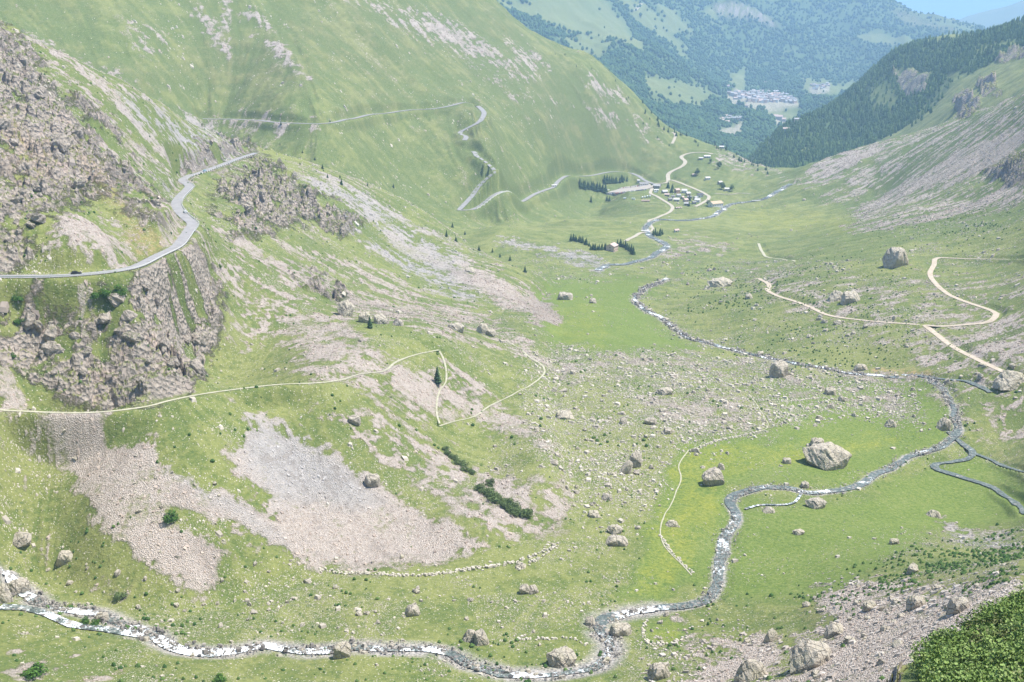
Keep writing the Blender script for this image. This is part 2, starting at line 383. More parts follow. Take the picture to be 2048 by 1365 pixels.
paint('scree', .55, [(1000,476),(1100,492),(1200,518),(1245,532),(1190,548),(1100,512),(1000,490)], 5)
paint('grey', .9, [(1000,476),(1100,492),(1200,518),(1245,532),(1190,548),(1100,512),(1000,490)], 5)
paint('scree', .75, [(1880,1040),(1960,1070),(2048,1082),(2048,1104),(1960,1092),(1900,1075)], 8)
paint('grey', .9, [(1880,1040),(1960,1070),(2048,1082),(2048,1104),(1960,1092),(1900,1075)], 8)
paint('scree', .55, [(1310,500),(1400,480),(1470,495),(1440,515),(1330,520)], 8)
paint('scree', .5, [(1440,300),(1560,345),(1600,360),(1500,345),(1430,330)], 6)
# --- the big green slope
for P, v in (([(815,25),(870,38),(960,78),(1005,108),(1060,155),(1000,132),(930,97),(860,62)], .95), ([(700,0),(760,5),(840,50),(900,80),(850,75),(780,35)], .8), ([(430,0),(480,20),(560,60),(500,40)], .6),
             ([(1020,88),(1060,100),(1100,150),(1060,135)], .7), ([(270,60),(330,70),(310,120),(280,100)], .3), ([(385,20),(470,35),(450,110),(400,70)], .5), ([(530,85),(570,100),(610,150),(580,130)], .8),
             ([(1190,150),(1260,200),(1240,210),(1180,170)], .5), ([(1050,180),(1300,250),(1330,290),(1200,240)], .35), ([(400,225),(640,238),(640,262),(400,262)], .4), ([(900,95),(960,130),(1060,200),(1000,180)], .4)):
    paint('scree', v, P, 7, (0,))
# --- crags
paint('rock', .95, [(-60,60),(0,80),(50,118),(100,200),(150,260),(200,330),(180,380),(120,410),(70,480),(10,535),(-60,535)], 22)
paint('rock', .48, [(100,190),(210,245),(250,310),(330,380),(340,425),(300,440),(230,400),(150,380)], 22)
paint('rock', 1, [(20,640),(150,645),(220,605),(300,575),(400,505),(432,560),(432,640),(400,760),(340,800),(200,822),(130,790),(60,720),(0,680)], 16)
paint('rock', .7, [(365,300),(430,288),(500,282),(512,300),(430,330),(385,338)], 6)
paint('rock', .85, [(440,335),(520,320),(600,395),(660,420),(720,445),(690,462),(600,440),(520,462),(485,470),(440,400)], 12)
paint('rock', .6, [(600,560),(660,560),(700,600),(670,620),(620,590)], 8)
paint('rock', .8, [(1985,358),(2060,335),(2060,372),(2010,372)], 6)
paint('rock', 1, [(1912,205),(1935,188),(1962,208),(1940,232),(1915,238)], 4, (0, 2), jit=.3)
paint('rock', .8, [(1955,165),(2000,172),(2005,192),(1970,192)], 4, (2,), jit=.3)
paint('rock', .9, [(1785,148),(1815,140),(1862,150),(1850,185),(1815,195),(1800,165)], 5, (2,), jit=.3)
paint('rock', .8, [(1975,110),(2060,95),(2060,115),(2000,130)], 4, (2,), jit=.3)
paint('rust', .5, [(255,440),(330,460),(350,480),(300,505),(265,495)], 10)
paint('rust', .4, [(150,280),(220,360),(260,430),(200,400)], 16)
paint('rust', .3, [(0,250),(100,300),(110,380),(0,350)], 20)
paint('rust', .9, [(1740,735),(1850,738),(1850,748),(1740,750)], 6)
# --- meadow colours
for P in ([(1050,600),(1100,560),(1290,555),(1300,640),(1400,695),(1300,702),(1100,692)], [(1370,885),(1540,862),(1560,775),(1850,760),(1905,830),(1890,895),(1700,970),(1480,975),(1435,1150),(1300,1205),(1235,1205),(1280,1080),(1340,960)],
          [(1470,1010),(1700,995),(1950,900),(2100,1000),(2100,1050),(1850,1060),(1700,1180),(1600,1200),(1440,1190)], [(1400,745),(1520,745),(1540,770),(1420,765)], [(1260,1240),(1360,1235),(1370,1290),(1280,1285)]):
    paint('lush', 1, P, 22, (0, 1))
for P, v in (([(1380,905),(1560,885),(1780,862),(1800,885),(1600,925),(1450,955),(1410,1060),(1340,1180),(1260,1185),(1290,1080),(1350,980)], .9), ([(1420,738),(1515,742),(1515,765),(1440,760)], .9),
             ([(1105,610),(1200,600),(1210,690),(1110,690)], .5), ([(1460,420),(1700,425),(1690,468),(1500,455)], .8), ([(1290,1250),(1345,1250),(1340,1282),(1300,1280)], .8), ([(100,240),(0,0),(1,1)], 0), ([(440,270),(620,310),(640,330),(520,300)], .6),
             ([(1180,455),(1280,455),(1260,470),(1180,465)], .4)):
    if v: paint('yellow', v, P, 12, (0, 1))
paint('dry', .9, [(1000,170),(1180,190),(1330,300),(1380,340),(1200,330),(1040,260)], 40, (0,))
paint('dry', .8, [(300,160),(700,0),(1000,0),(1100,100),(1300,260),(1350,340),(1100,250),(900,150),(700,120),(500,100)], 60, (0,))
for P in ([(380,90),(520,60),(640,140),(560,200),(420,170)], [(250,120),(330,150),(300,220),(230,200)], [(560,20),(760,90),(820,160),(700,150),(600,90)], [(880,130),(1000,230),(960,330),(860,230)], [(700,170),(860,190),(800,210),(700,200)]):
    paint('dry', .8, P, 30, (0,))
paint('dry', .5, [(1050,230),(1250,300),(1280,340),(1100,300)], 20, (0,))
paint('dry', .9, [(1600,1210),(1700,1180),(2048,1110),(2048,1150),(1700,1220),(1660,1260),(1610,1270)], 10, (0,))
paint('dry', .7, [(1940,900),(2048,900),(2048,990),(1960,960)], 12, (0,))
# --- woods
paint('forest', 1, [(1480,345),(1560,255),(1640,222),(1700,182),(1750,130),(1820,90),(1950,70),(2100,40),(2100,85),(2048,98),(1905,150),(1850,235),(1720,300),(1600,360)], 6, (2,), jit=.4)
paint('forest', .9, [(1785,145),(1815,138),(1862,148),(1855,188),(1815,200),(1795,170)], 5, (2,), 'cut', jit=.4)
paint('forest', .55, [(1735,180),(1790,170),(1800,220),(1750,225)], 8, (2,), 'cut', jit=.4)
paint('forest', .6, [(1800,262),(1850,200),(1900,150),(1870,240)], 8, (2,), 'cut', jit=.4)
paint('forest', .6, [(1600,300),(1660,285),(1650,300),(1610,312)], 8, (2,), 'cut', jit=.4)
paint('forest', .6, [(1880,100),(1960,92),(2040,78),(2040,88),(1960,104)], 8, (2,), 'cut', jit=.4)
far = (LAY == 3)
fo = np.where(far, sstep(-0.25, 0.1, fbm(XG, YG, 420, 6, 61, .65) * 1.3 + 0.42 + 0.5 * (PXG - 1400) / 600 - 0.30 * sstep(90, 30, PYG) + .25 * sstep(100, 200, PYG)), 0)
fo = np.where(far, np.maximum(fo, (.62 + .5 * nz2) * (1 - .75 * ((PXG < 1430) & (PYG < 150)))), 0)
M['forest'] = np.maximum(M['forest'], fo.astype(np.float32))
for P in ([(1285,150),(1390,160),(1440,185),(1400,202),(1300,188)], [(1525,200),(1600,215),(1570,238),(1540,230)], [(1600,152),(1660,158),(1655,178),(1610,180)], [(1660,165),(1720,160),(1700,178),(1655,190)], [(1700,75),(1760,60),(1840,92),(1820,105),(1740,88)],
          [(1780,12),(1850,38),(1950,55),(1900,60),(1820,45)], [(1460,140),(1490,140),(1490,170),(1460,165)], [(985,0),(1150,60),(1290,110),(1250,40),(1200,0)], [(1440,0),(1540,40),(1560,60),(1500,50),(1400,20)]):
    paint('forest', .92, P, 7, (3,), 'cut', jit=.35)
for P in ([(1490,180),(1560,181),(1590,195),(1602,212),(1540,212),(1490,207)], [(1450,184),(1496,182),(1494,204),(1464,202)], [(1428,234),(1486,232),(1484,250),(1436,250)], [(1616,167),(1662,165),(1660,182),(1624,184)], [(1544,228),(1576,236),(1574,250),(1548,244)]):
    paint('forest', .97, P, 4, (3,), 'cut', jit=.15); paint('scree', .55, P, 4, (3,), jit=.15)
paint('rock', .6, [(1420,0),(1540,20),(1560,70),(1500,60),(1440,40)], 14, (3,), jit=.4)
paint('rock', .5, [(1780,12),(1850,38),(1950,58),(1880,62),(1820,48)], 4, (3,), jit=.2)
print('masks', round(time.time() - T0, 1))
# streak the scree outlines along the fall line
sc = M['scree']
edge = 4 * sc * (1 - sc)
sc = np.clip(sc + edge * ((0.38 * sk + 0.30 * sk2 + .26 * sk0) * np.clip(SLOPE * 3, 0, 1) + 0.9 * nzf + .5 * nz + .4 * nzr), 0, 1)
# loose stony streaks all over the steep near slopes
steepS = sstep(0.18, 0.42, SLOPE)
add = .85 * sstep(0.1, 2.2, 0.75 * sk + 0.7 * sk2) * steepS * np.where(LAY == 1, .75, np.where(LAY == 0, .38, 0)) * (RG < 3400)
onlush = 1 - M['lush']
sc = np.maximum(sc, add * onlush)
sc = sc - .42 * sstep(.15, 1.0, nz * 1.3 + nzr * .5 + .22 * sk + .2 * sk0) * (sc > .01)
M['scree'] = np.clip(sc, 0, 1).astype(np.float32)
rk = M['rock']
rk = np.clip(rk + 4 * rk * (1 - rk) * (nzf * .9 + nz * .8 + nzr * .6), 0, 1)
rk[:nl] = np.where(LAY[:nl] == 6, LEDGE_ROCK, rk[:nl])
rk *= sstep(-0.66, -0.16, nz * .8 + 0.6 * nzr + .5 * nzf + 0.10 * sk) * .9 + .1
M['rock'] = rk.astype(np.float32)
M['forest'][:nl] = np.where(LAY[:nl] == 6, .75 * (1 - LEDGE_ROCK), M['forest'][:nl])  # ledge ground darkened with the wood-floor colour: painted shade for gaps between shrubs

# ------------------------------------------------------------------ relief
def at_z(px, py, z):
    a, t = ray(px, py); r = z / float(t); return [r * math.sin(float(a)), r * math.cos(float(a)), z]
near_road_px = [(-60,556),(0,553),(80,553),(150,550),(215,544),(270,534),(315,512),(352,494),(366,478),(378,460),(385,447),(372,436),(357,420),(352,406),(360,393),(374,379),(378,371),(364,361),(378,352),(402,345),(440,331),(480,316),(512,306)]
trail_px = [(-60,816),(0,820),(60,823),(140,826),(220,823),(300,812),(335,802),(400,789),(470,779),(560,769),(640,766),(690,758),(720,748),(770,742),(790,725),(830,710),(878,700)]
trail_z = list(np.interp([p[0] for p in trail_px], [-60, 0, 300, 440, 640, 760, 880], [-137.5, -138, -141, -143, -149, -154, -161]))
road_z = list(np.linspace(-97.5, -107, len(near_road_px)))
loop_px = [(946,295),(952,303),(952,314),(962,320),(978,328),(991,336),(978,352),(958,378),(940,400),(918,418),(934,424),(945,416),(980,408),(1025,400),(1080,384),(1105,376),(1118,362),(1150,353),(1200,349),(1240,345),(1258,343),(1275,352),(1290,362),(1308,368)]
loop_z = [-160,-164,-168,-172,-177,-182,-190,-203,-214,-225,-226,-227,-229,-232,-235.5,-237.5,-240,-244,-249,-252,-253.5,-257,-262,-264]
calm = np.ones(Z.shape, np.float32)
for pts_, zz_, rad in ((near_road_px[:14], road_z[:14], 9.0), (near_road_px[13:], road_z[13:], 32.0), (trail_px, trail_z, 8.0), (loop_px, loop_z, 30.0)):
    C_ = np.array([at_z(p[0], p[1], q) for p, q in zip(pts_, zz_)])
    for k in range(len(C_) - 1):
        for t_ in np.linspace(0, 1, max(2, int(np.hypot(*(C_[k+1] - C_[k])[:2]) / 5))):
            x, y = (C_[k] * (1 - t_) + C_[k+1] * t_)[:2]; r = math.hypot(x, y); a = math.atan2(x, y)
            j0, j1 = np.searchsorted(RR, r - rad), np.searchsorted(RR, r + rad) + 1
            c0 = max(0, int((a - rad / r - AZ0) / (AZ[1] - AZ[0]))); c1 = min(NC, int((a + rad / r - AZ0) / (AZ[1] - AZ[0])) + 2)
            if c1 > c0: calm[j0:j1, c0:c1] = np.minimum(calm[j0:j1, c0:c1], np.clip((np.hypot(XG[j0:j1, c0:c1] - x, YG[j0:j1, c0:c1] - y) - 4) / rad, .06, 1))
amp = np.clip(RG / 900, 0.35, 2.2)
relief = fbm(XG, YG, 45, 5, 71) * 2.0 * amp * (1 - .75 * M['lush'])
relief += fbm(XG, YG, 9, 4, 81) * .55 * np.minimum(amp, 1.2) * (1 - .8 * M['lush'])
relief += np.where(RG < 3800, (sk2 * .26 + sk * .15 + sk0 * .05) * np.minimum(amp, 1.6) * np.clip(SLOPE * 2.5 - .3, 0, 1), 0)
big = (LAY == 0) & (RG > 1150)
relief += np.where(big, fbm(XG + UX * 0, YG, 260, 4, 91) * 5 * sstep(.2, .45, SLOPE), 0)
s3 = np.zeros_like(Z); lo3 = rowof(1100)
s3[lo3:i2] = streak(85.0, 600.0, 101, n=7, lo=lo3, hi=i2)
relief += np.where(big, s3 * 1.8 * sstep(.22, .45, SLOPE), 0)
relief += np.where(LAY == 2, fbm(XG, YG, 160, 5, 111) * 12, 0)
relief += np.where(LAY == 3, ridged(XG, YG, 900, 5, 121) * 110 - 55 + fbm(XG, YG, 150, 4, 122) * 14, 0) * sstep(2400, 3600, RG)
relief += np.where(LAY == 4, ridged(XG, YG, 2500, 4, 131) * 160 - 80, 0)
relief = np.where(LAY == 5, relief * 0.2, relief)
# blocky outcrops: tilted strata broken by joints
wx = XN + nzf * 3; wy = YN + nzf * 3
f1, f2, v1 = worley(wx * .8 + wy * .5, wy * .8 - wx * .5, 11.0, 141)
g1, g2, v2 = worley(wx, wy, 4.3, 151)
h1, h2, v3 = worley(wx, wy * 1.3, 30.0, 161)
crag = (v1 - .35) * 6.5 + (v2 - .45) * 1.3 + (v3 - .4) * 9.0 + ridged(XN, YN, 14, 4, 171) * 4.5 - 2
dip = XG * .55 + YG * .25 + Z * 1.1 + nzf * 2.5
st = (dip / 3.4) % 1.0
crag += (st ** 3) * 2.6 * (vnoise(XN / 9, YN / 9, 191) > .35) + (ridged(XN, YN, 6, 3, 195) - .5) * 4.0
crag -= 2.4 * sstep(.30, 0, f2 - f1)
relief += M['rock'] * crag * np.clip(RG / 600, .8, 2.4) * (LAY != 6)
relief = np.where(LAY == 6, 0, relief)
relief += M['scree'] * (v2 - .5) * .35 * (RG < 1200)
# hummocks of the moraine
relief += M['stones'] * (fbm(XG, YG, 26, 4, 181) * 2.6)
relief *= calm
Z = Z + relief
Z0 = Z.copy()
print('relief', round(time.time() - T0, 1))

# ------------------------------------------------------------------ lookups on the finished sheet
DAZ = AZ[1] - AZ[0]
def height(x, y, grid=None):
    G = Z if grid is None else grid
    x = np.asarray(x, float); y = np.asarray(y, float)
    a = (np.arctan2(x, y) - AZ0) / DAZ; r = np.hypot(x, y)
    j = np.clip(np.searchsorted(RR, r) - 1, 0, NR - 2); fj = np.clip((r - RR[j]) / (RR[j + 1] - RR[j]), 0, 1)
    i = np.clip(np.floor(a).astype(int), 0, NC - 2); fi = np.clip(a - i, 0, 1)
    return (G[j, i] * (1 - fi) + G[j, i + 1] * fi) * (1 - fj) + (G[j + 1, i] * (1 - fi) + G[j + 1, i + 1] * fi) * fj
def hit(px, py, grid=None):
    """where the line of sight through a pixel first meets the ground"""
    G = Z if grid is None else grid
    a, s = ray(px, py); a = float(a); s = float(s)
    f = (a - AZ0) / DAZ; i = min(max(int(f), 0), NC - 2); f -= i
    col = G[:, i] * (1 - f) + G[:, i + 1] * f
    t = col / RR - s
    k0 = rowof(150)
    idx = np.nonzero(t[k0:] >= 0)[0]
    if len(idx) == 0: j = NR - 1; r = RR[-1]
    else:
        j = idx[0] + k0
        t0, t1 = t[j - 1], t[j]
        r = RR[j - 1] + (RR[j] - RR[j - 1]) * (0 - t0) / (t1 - t0 + 1e-12)
    x, y = r * math.sin(a), r * math.cos(a)
    return np.array([x, y, float(height(x, y, G))])
ZSM = None

# ------------------------------------------------------------------ roads, tracks and streams: world lines on the ground
def smooth_line(pts, ds, it=2, closed=False):
    P = np.array(pts, float)
    Q = []
    for i in range(len(P) - 1):
        p0 = P[max(i - 1, 0)]; p1 = P[i]; p2 = P[i + 1]; p3 = P[min(i + 2, len(P) - 1)]
        n = max(2, int(np.hypot(*(p2 - p1)[:2]) / ds))
        for k in range(n):
            t = k / n
            Q.append(0.5 * ((2 * p1) + (-p0 + p2) * t + (2*p0 - 5*p1 + 4*p2 - p3) * t*t + (-p0 + 3*p1 - 3*p2 + p3) * t**3))
    Q.append(P[-1]); Q = np.array(Q)
    d = np.r_[0, np.cumsum(np.hypot(*np.diff(Q[:, :2], axis=0).T))]
    n = max(3, int(d[-1] / ds)); t = np.linspace(0, d[-1], n)
    Q = np.stack([np.interp(t, d, Q[:, k]) for k in range(Q.shape[1])], 1)
    return Q
def line(pix, ds=3.0, zsm=6, wander=0.0, zends=None):
    if zends:
        W = smooth_line([at_z(p[0], p[1], q) + [1.0] for q, p in zip(zends, pix)], ds)
        for _ in range(3): W[1:-1] = .25 * W[:-2] + .5 * W[1:-1] + .25 * W[2:]
        return W
    W = smooth_line([list(hit(p[0], p[1], Z0)) + [p[2] if len(p) > 2 else 1.0] for p in pix], ds)
    if wander:
        k = np.arange(len(W)) * ds
        W[:, 0] += wander * fbm(k, k * 0 + 3.1 + pix[0][0], 18, 3, 201); W[:, 1] += wander * fbm(k, k * 0 + 7.7 + pix[0][1], 18, 3, 202)
    zz = height(W[:, 0], W[:, 1], Z0)
    if zsm:
        n = len(zz); k = max(1, int(zsm))
        zp = np.r_[np.full(k, zz[0]), zz, np.full(k, zz[-1])]
        zz = np.convolve(zp, np.ones(2 * k + 1) / (2 * k + 1), 'valid')
    W[:, 2] = zz
    return W
def carve(W, hw, blend, drop=0.12, only_down=False):
    """level the ground under a line (W[:,3] scales the half width), easing into the slope"""
    D = {}
    i0 = 0
    best = np.full(Z.shape, np.inf, np.float32); zt = np.zeros(Z.shape, np.float32)
    for x, y, zc, ws in W:
        r = math.hypot(x, y); a = math.atan2(x, y); R = hw * ws + blend + r * 0.002
        j0, j1 = np.searchsorted(RR, r - R), np.searchsorted(RR, r + R) + 1
        c0 = max(0, int((a - R / r - AZ0) / DAZ)); c1 = min(NC, int((a + R / r - AZ0) / DAZ) + 2)
        if c1 <= c0: continue
        d = np.hypot(XG[j0:j1, c0:c1] - x, YG[j0:j1, c0:c1] - y) - hw * ws
        b = best[j0:j1, c0:c1]; m = d < b
        b[m] = d[m]; zt[j0:j1, c0:c1][m] = zc
    sel = best < blend + 40
    cell = RG[sel] * 0.0018
    dd = best[sel]
    f = 1 - sstep(cell, cell + blend, dd)
    new = Z[sel] * (1 - f) + (zt[sel] - drop - RG[sel] * 0.00026) * f
    if only_down: new = np.minimum(new, Z[sel])
    Z[sel] = new
    return np.where(np.isfinite(best), best, 999)
def ribbon_data(W, hw, nx=5, crown=0.0, lift=0.0, wob=0.0, seed=0):
    T = np.gradient(W[:, :2], axis=0); T /= np.hypot(T[:, 0], T[:, 1])[:, None] + 1e-9
    N = np.stack([T[:, 1], -T[:, 0]], 1)
    V = []; n = len(W); k = np.arange(n)
    wl = 1 + wob * fbm(k * 1.0, k * 0 + 1.5, 4, 3, 301 + seed); wr = 1 + wob * fbm(k * 1.0, k * 0 + 9.5, 4, 3, 331 + seed)
    for c in range(nx):
        t = c / (nx - 1) * 2 - 1
        ww = hw * W[:, 3] * np.where(t < 0, wl, wr) * t
        V.append(np.stack([W[:, 0] + N[:, 0] * ww, W[:, 1] + N[:, 1] * ww, W[:, 2] + lift + crown * (1 - t * t)], 1))
    V = np.stack(V, 1)
    idx = np.arange(n * nx).reshape(n, nx)
    F = np.stack([idx[:-1, :-1], idx[1:, :-1], idx[1:, 1:], idx[:-1, 1:]], -1).reshape(-1, 4)
    if True: F = F[:, ::-1]
    return V.reshape(-1, 3), F

# ------------------------------------------------------------------ mesh and material helpers
def mesh_np(name, V, F, mat=None, smooth=False, parent=None, link=True):
    me = bpy.data.meshes.new(name)
    V = np.asarray(V, np.float32); F = np.asarray(F, np.int32)
    k = F.shape[1]
    me.vertices.add(len(V)); me.vertices.foreach_set('co', V.ravel())
    me.loops.add(F.size); me.loops.foreach_set('vertex_index', F.ravel())
    me.polygons.add(len(F)); me.polygons.foreach_set('loop_start', np.arange(0, F.size, k, dtype=np.int32))
    try: me.polygons.foreach_set('loop_total', np.full(len(F), k, np.int32))
    except Exception: pass
    me.update(calc_edges=True)
    if smooth: me.polygons.foreach_set('use_smooth', np.ones(len(F), bool))
    else: me.polygons.foreach_set('use_smooth', np.zeros(len(F), bool))
    if mat: me.materials.append(mat)
    o = bpy.data.objects.new(name, me)
    if link: COL.objects.link(o)
    if parent: o.parent = parent
    return o
def tag(o, label=None, cat=None, group=None, kind=None):
    if label: o['label'] = label
    if cat: o['category'] = cat
    if group: o['group'] = group
    if kind: o['kind'] = kind
    return o
class Mat:
    def __init__(s, name, rough=0.9):
        s.m = bpy.data.materials.new(name); s.m.use_nodes = True
        s.t = s.m.node_tree; s.b = s.t.nodes['Principled BSDF']
        s.b.inputs['Roughness'].default_value = rough
        s.b.inputs['Specular IOR Level'].default_value = 0.25
        s._g = None
    def n(s, typ, **kw):
        x = s.t.nodes.new(typ)
        for k, v in kw.items(): setattr(x, k, v)
        return x
    def l(s, a, b): s.t.links.new(a, b)
    def pos(s):
        if s._g is None: s._g = s.n('ShaderNodeNewGeometry')
        return s._g.outputs['Position']
    def noise(s, scale, detail=4, rough=0.6, vec=None, off=0):
        x = s.n('ShaderNodeTexNoise'); x.inputs['Scale'].default_value = scale; x.inputs['Detail'].default_value = detail; x.inputs['Roughness'].default_value = rough
        v = vec or s.pos()
        if off:
            a = s.n('ShaderNodeVectorMath', operation='ADD'); s.l(v, a.inputs[0]); a.inputs[1].default_value = (off, off * .7, off * .3); v = a.outputs[0]
        s.l(v, x.inputs['Vector']); return x.outputs[0]
    def voro(s, scale, feature='F1', out=0, vec=None, rnd=1.0):
        x = s.n('ShaderNodeTexVoronoi', feature=feature); x.inputs['Scale'].default_value = scale
        x.inputs['Randomness'].default_value = rnd
        s.l(vec or s.pos(), x.inputs['Vector']); return x.outputs[out]
    def ramp(s, fac, stops, interp='LINEAR'):
        x = s.n('ShaderNodeValToRGB'); x.color_ramp.interpolation = interp
        e = x.color_ramp.elements
        while len(e) < len(stops): e.new(0.5)
        for i, (p, c) in enumerate(stops):
            e[i].position = p; e[i].color = (c[0], c[1], c[2], 1) if isinstance(c, tuple) else (c, c, c, 1)
        s.l(fac, x.inputs[0]); return x.outputs[0]
    def mix(s, fac, a, b, mode='MIX'):
        x = s.n('ShaderNodeMix', data_type='RGBA', blend_type=mode)
        for sock, v in ((x.inputs[0], fac), (x.inputs[6], a), (x.inputs[7], b)):
            if isinstance(v, (int, float)): sock.default_value = v
            elif isinstance(v, tuple): sock.default_value = (v[0], v[1], v[2], 1)
            else: s.l(v, sock)
        return x.outputs[2]
    def math(s, op, a, b=0.5, c=None, clamp=False):
        x = s.n('ShaderNodeMath', operation=op, use_clamp=clamp)
        for i, v in enumerate((a, b, c)):
            if v is None: continue
            if isinstance(v, (int, float)): x.inputs[i].default_value = v
            else: s.l(v, x.inputs[i])
        return x.outputs[0]
    def bump(s, h, strength=0.5, dist=0.3, prev=None):
        x = s.n('ShaderNodeBump'); x.inputs['Strength'].default_value = strength; x.inputs['Distance'].default_value = dist
        s.l(h, x.inputs['Height'])
        if prev is not None: s.l(prev, x.inputs['Normal'])
        return x.outputs[0]
    def color(s, c):
        if isinstance(c, tuple): s.b.inputs['Base Color'].default_value = (c[0], c[1], c[2], 1)
        else: s.l(c, s.b.inputs['Base Color'])
    def normal(s, nrm): s.l(nrm, s.b.inputs['Normal'])

# ground
G = Mat('ground_cover', 0.95)
def attr(name):
    a = G.n('ShaderNodeAttribute'); a.attribute_name = name
    sp = G.n('ShaderNodeSeparateColor'); G.l(a.outputs['Color'], sp.inputs[0])
    return sp.outputs[0], sp.outputs[1], sp.outputs[2], a.outputs['Alpha']
a_scree, a_rock, a_lush, a_yel = attr('cover_a')
a_grey, a_for, a_dry, a_rust = attr('cover_b')
a_bed, a_w2, a_pat, _x = attr('cover_c')
n_big = G.noise(0.012, 6, 0.6); n_mid = G.noise(0.09, 6, 0.65, off=31); n_fine = G.noise(0.7, 5, 0.7, off=71); n_fin2 = G.noise(0.28, 6, 0.7, off=171)
g1_ = G.ramp(n_mid, [(0.3, (0.092, 0.130, 0.032)), (0.5, (0.145, 0.172, 0.050)), (0.72, (0.205, 0.208, 0.082))])
g2_ = G.ramp(n_fin2, [(0.32, (0.062, 0.105, 0.024)), (0.5, (0.128, 0.163, 0.040)), (0.68, (0.250, 0.245, 0.098))])
grass = G.mix(0.55, g1_, g2_)
drycol = G.ramp(n_mid, [(0.25, (0.115, 0.125, 0.045)), (0.6, (0.18, 0.160, 0.080)), (0.8, (0.21, 0.18, 0.115))])
grass = G.mix(G.math('MULTIPLY', G.ramp(n_big, [(0.35, 0.0), (0.62, 1.0)]), 0.40), grass, drycol)
grass = G.mix(a_dry, grass, drycol)
grass = G.mix(G.math('MULTIPLY', G.ramp(a_pat, [(0.42, 0.0), (0.82, 1.0)]), 0.68), grass, (0.262, 0.262, 0.098))
grass = G.mix(G.math('MULTIPLY', G.ramp(a_pat, [(0.18, 1.0), (0.48, 0.0)]), 0.72), grass, (0.062, 0.105, 0.030))
lush = G.ramp(G.mix(0.5, G.noise(.05, 7, .7, off=55), n_fine), [(0.34, (0.082, 0.138, 0.024)), (0.5, (0.118, 0.180, 0.034)), (0.64, (0.185, 0.218, 0.068))])
grass = G.mix(a_lush, grass, lush)
yf = G.math('MULTIPLY', a_yel, G.ramp(G.mix(0.55, n_fine, n_mid), [(0.42, 0.0), (0.60, 1.0)]))
grass = G.mix(G.math('MULTIPLY', yf, 0.62), grass, (0.34, 0.32, 0.03))
grass = G.mix(0.42, grass, G.ramp(G.mix(.5, n_fine, G.noise(1.7, 4, .7, off=91)), [(0.36, (0.050, 0.085, 0.018)), (0.5, (0.140, 0.168, 0.036)), (0.64, (0.300, 0.290, 0.100))]))
# small shrubs and tussocks, darker plants dotted through the turf
sh = G.math('MULTIPLY', G.ramp(G.voro(0.42), [(0.16, 1.0), (0.34, 0.0)]), G.ramp(n_mid, [(0.50, 0.0), (0.62, 1.0)]))
grass = G.mix(G.math('MULTIPLY', sh, 0.55), grass, (0.045, 0.085, 0.022))
# stones too small to be modelled, dotted through the turf
vcol = G.voro(1.3, out=1)
vsep = G.n('ShaderNodeSeparateColor'); G.l(vcol, vsep.inputs[0])
dot = G.math('MULTIPLY', G.ramp(G.voro(1.3), [(0.20, 1.0), (0.34, 0.0)]), G.math('GREATER_THAN', G.math('ADD', vsep.outputs[0], G.math('MULTIPLY', a_w2, 0.9)), 0.80))
stonec = G.ramp(vsep.outputs[1], [(0.0, (0.30, 0.27, 0.21)), (0.5, (0.42, 0.38, 0.30)), (1.0, (0.55, 0.50, 0.40))])
grass = G.mix(dot, grass, stonec)
# scree
vs1 = G.voro(2.5, out=1); vsp = G.n('ShaderNodeSeparateColor'); G.l(vs1, vsp.inputs[0])
pink = G.ramp(vsp.outputs[0], [(0.0, (0.38, 0.318, 0.265)), (0.45, (0.50, 0.425, 0.36)), (1.0, (0.63, 0.55, 0.475))])
pink = G.mix(0.5, pink, G.ramp(n_fin2, [(0.3, (0.41, 0.345, 0.29)), (0.7, (0.60, 0.52, 0.445))]))
greyc = G.ramp(G.mix(0.5, n_fin2, vsp.outputs[1]), [(0.2, (0.33, 0.315, 0.295)), (0.5, (0.425, 0.405, 0.38)), (0.85, (0.54, 0.52, 0.49))])
scol = G.mix(a_grey, pink, greyc)
scol = G.mix(G.ramp(a_pat, [(0.25, 0.45), (0.55, 0.0)]), scol, (0.27, 0.225, 0.185))
scol = G.mix(G.ramp(a_pat, [(0.60, 0.0), (0.90, 0.35)]), scol, (0.57, 0.49, 0.41))
edge_n = G.math('ADD', a_scree, G.math('MULTIPLY', G.math('SUBTRACT', G.mix(0.6, n_fin2, n_fine), 0.5), 2.6))
sfac = G.ramp(edge_n, [(0.30, 0.0), (0.78, 1.0)])
sfac = G.math('MULTIPLY', sfac, G.ramp(a_scree, [(0.02, 0.0), (0.25, 1.0)]))
col = G.mix(sfac, grass, scol)
# bare rock with lichen, iron stain and grass on the ledges
rkc = G.ramp(G.mix(0.5, n_fin2, n_mid), [(0.3, (0.155, 0.130, 0.105)), (0.48, (0.31, 0.265, 0.215)), (0.70, (0.48, 0.42, 0.35))])
rkc = G.mix(G.math('MULTIPLY', G.ramp(n_mid, [(0.52, 0.0), (0.7, 1.0)]), 0.45), rkc, (0.34, 0.225, 0.18))
geo = G.n('ShaderNodeNewGeometry'); gs = G.n('ShaderNodeSeparateXYZ'); G.l(geo.outputs['Normal'], gs.inputs[0])
ledge = G.math('MULTIPLY', G.ramp(G.math('ADD', gs.outputs[2], G.math('MULTIPLY', G.math('SUBTRACT', n_fin2, .5), .7)), [(0.70, 0.0), (0.88, 1.0)]), 0.85)
rkc = G.mix(ledge, rkc, grass)
rfac = G.ramp(G.math('ADD', a_rock, G.math('MULTIPLY', G.math('SUBTRACT', n_fine, .5), .8)), [(0.28, 0.0), (0.5, 1.0)])
rfac = G.math('MULTIPLY', rfac, G.ramp(a_rock, [(0.03, 0.0), (0.15, 1.0)]))
col = G.mix(rfac, col, rkc)
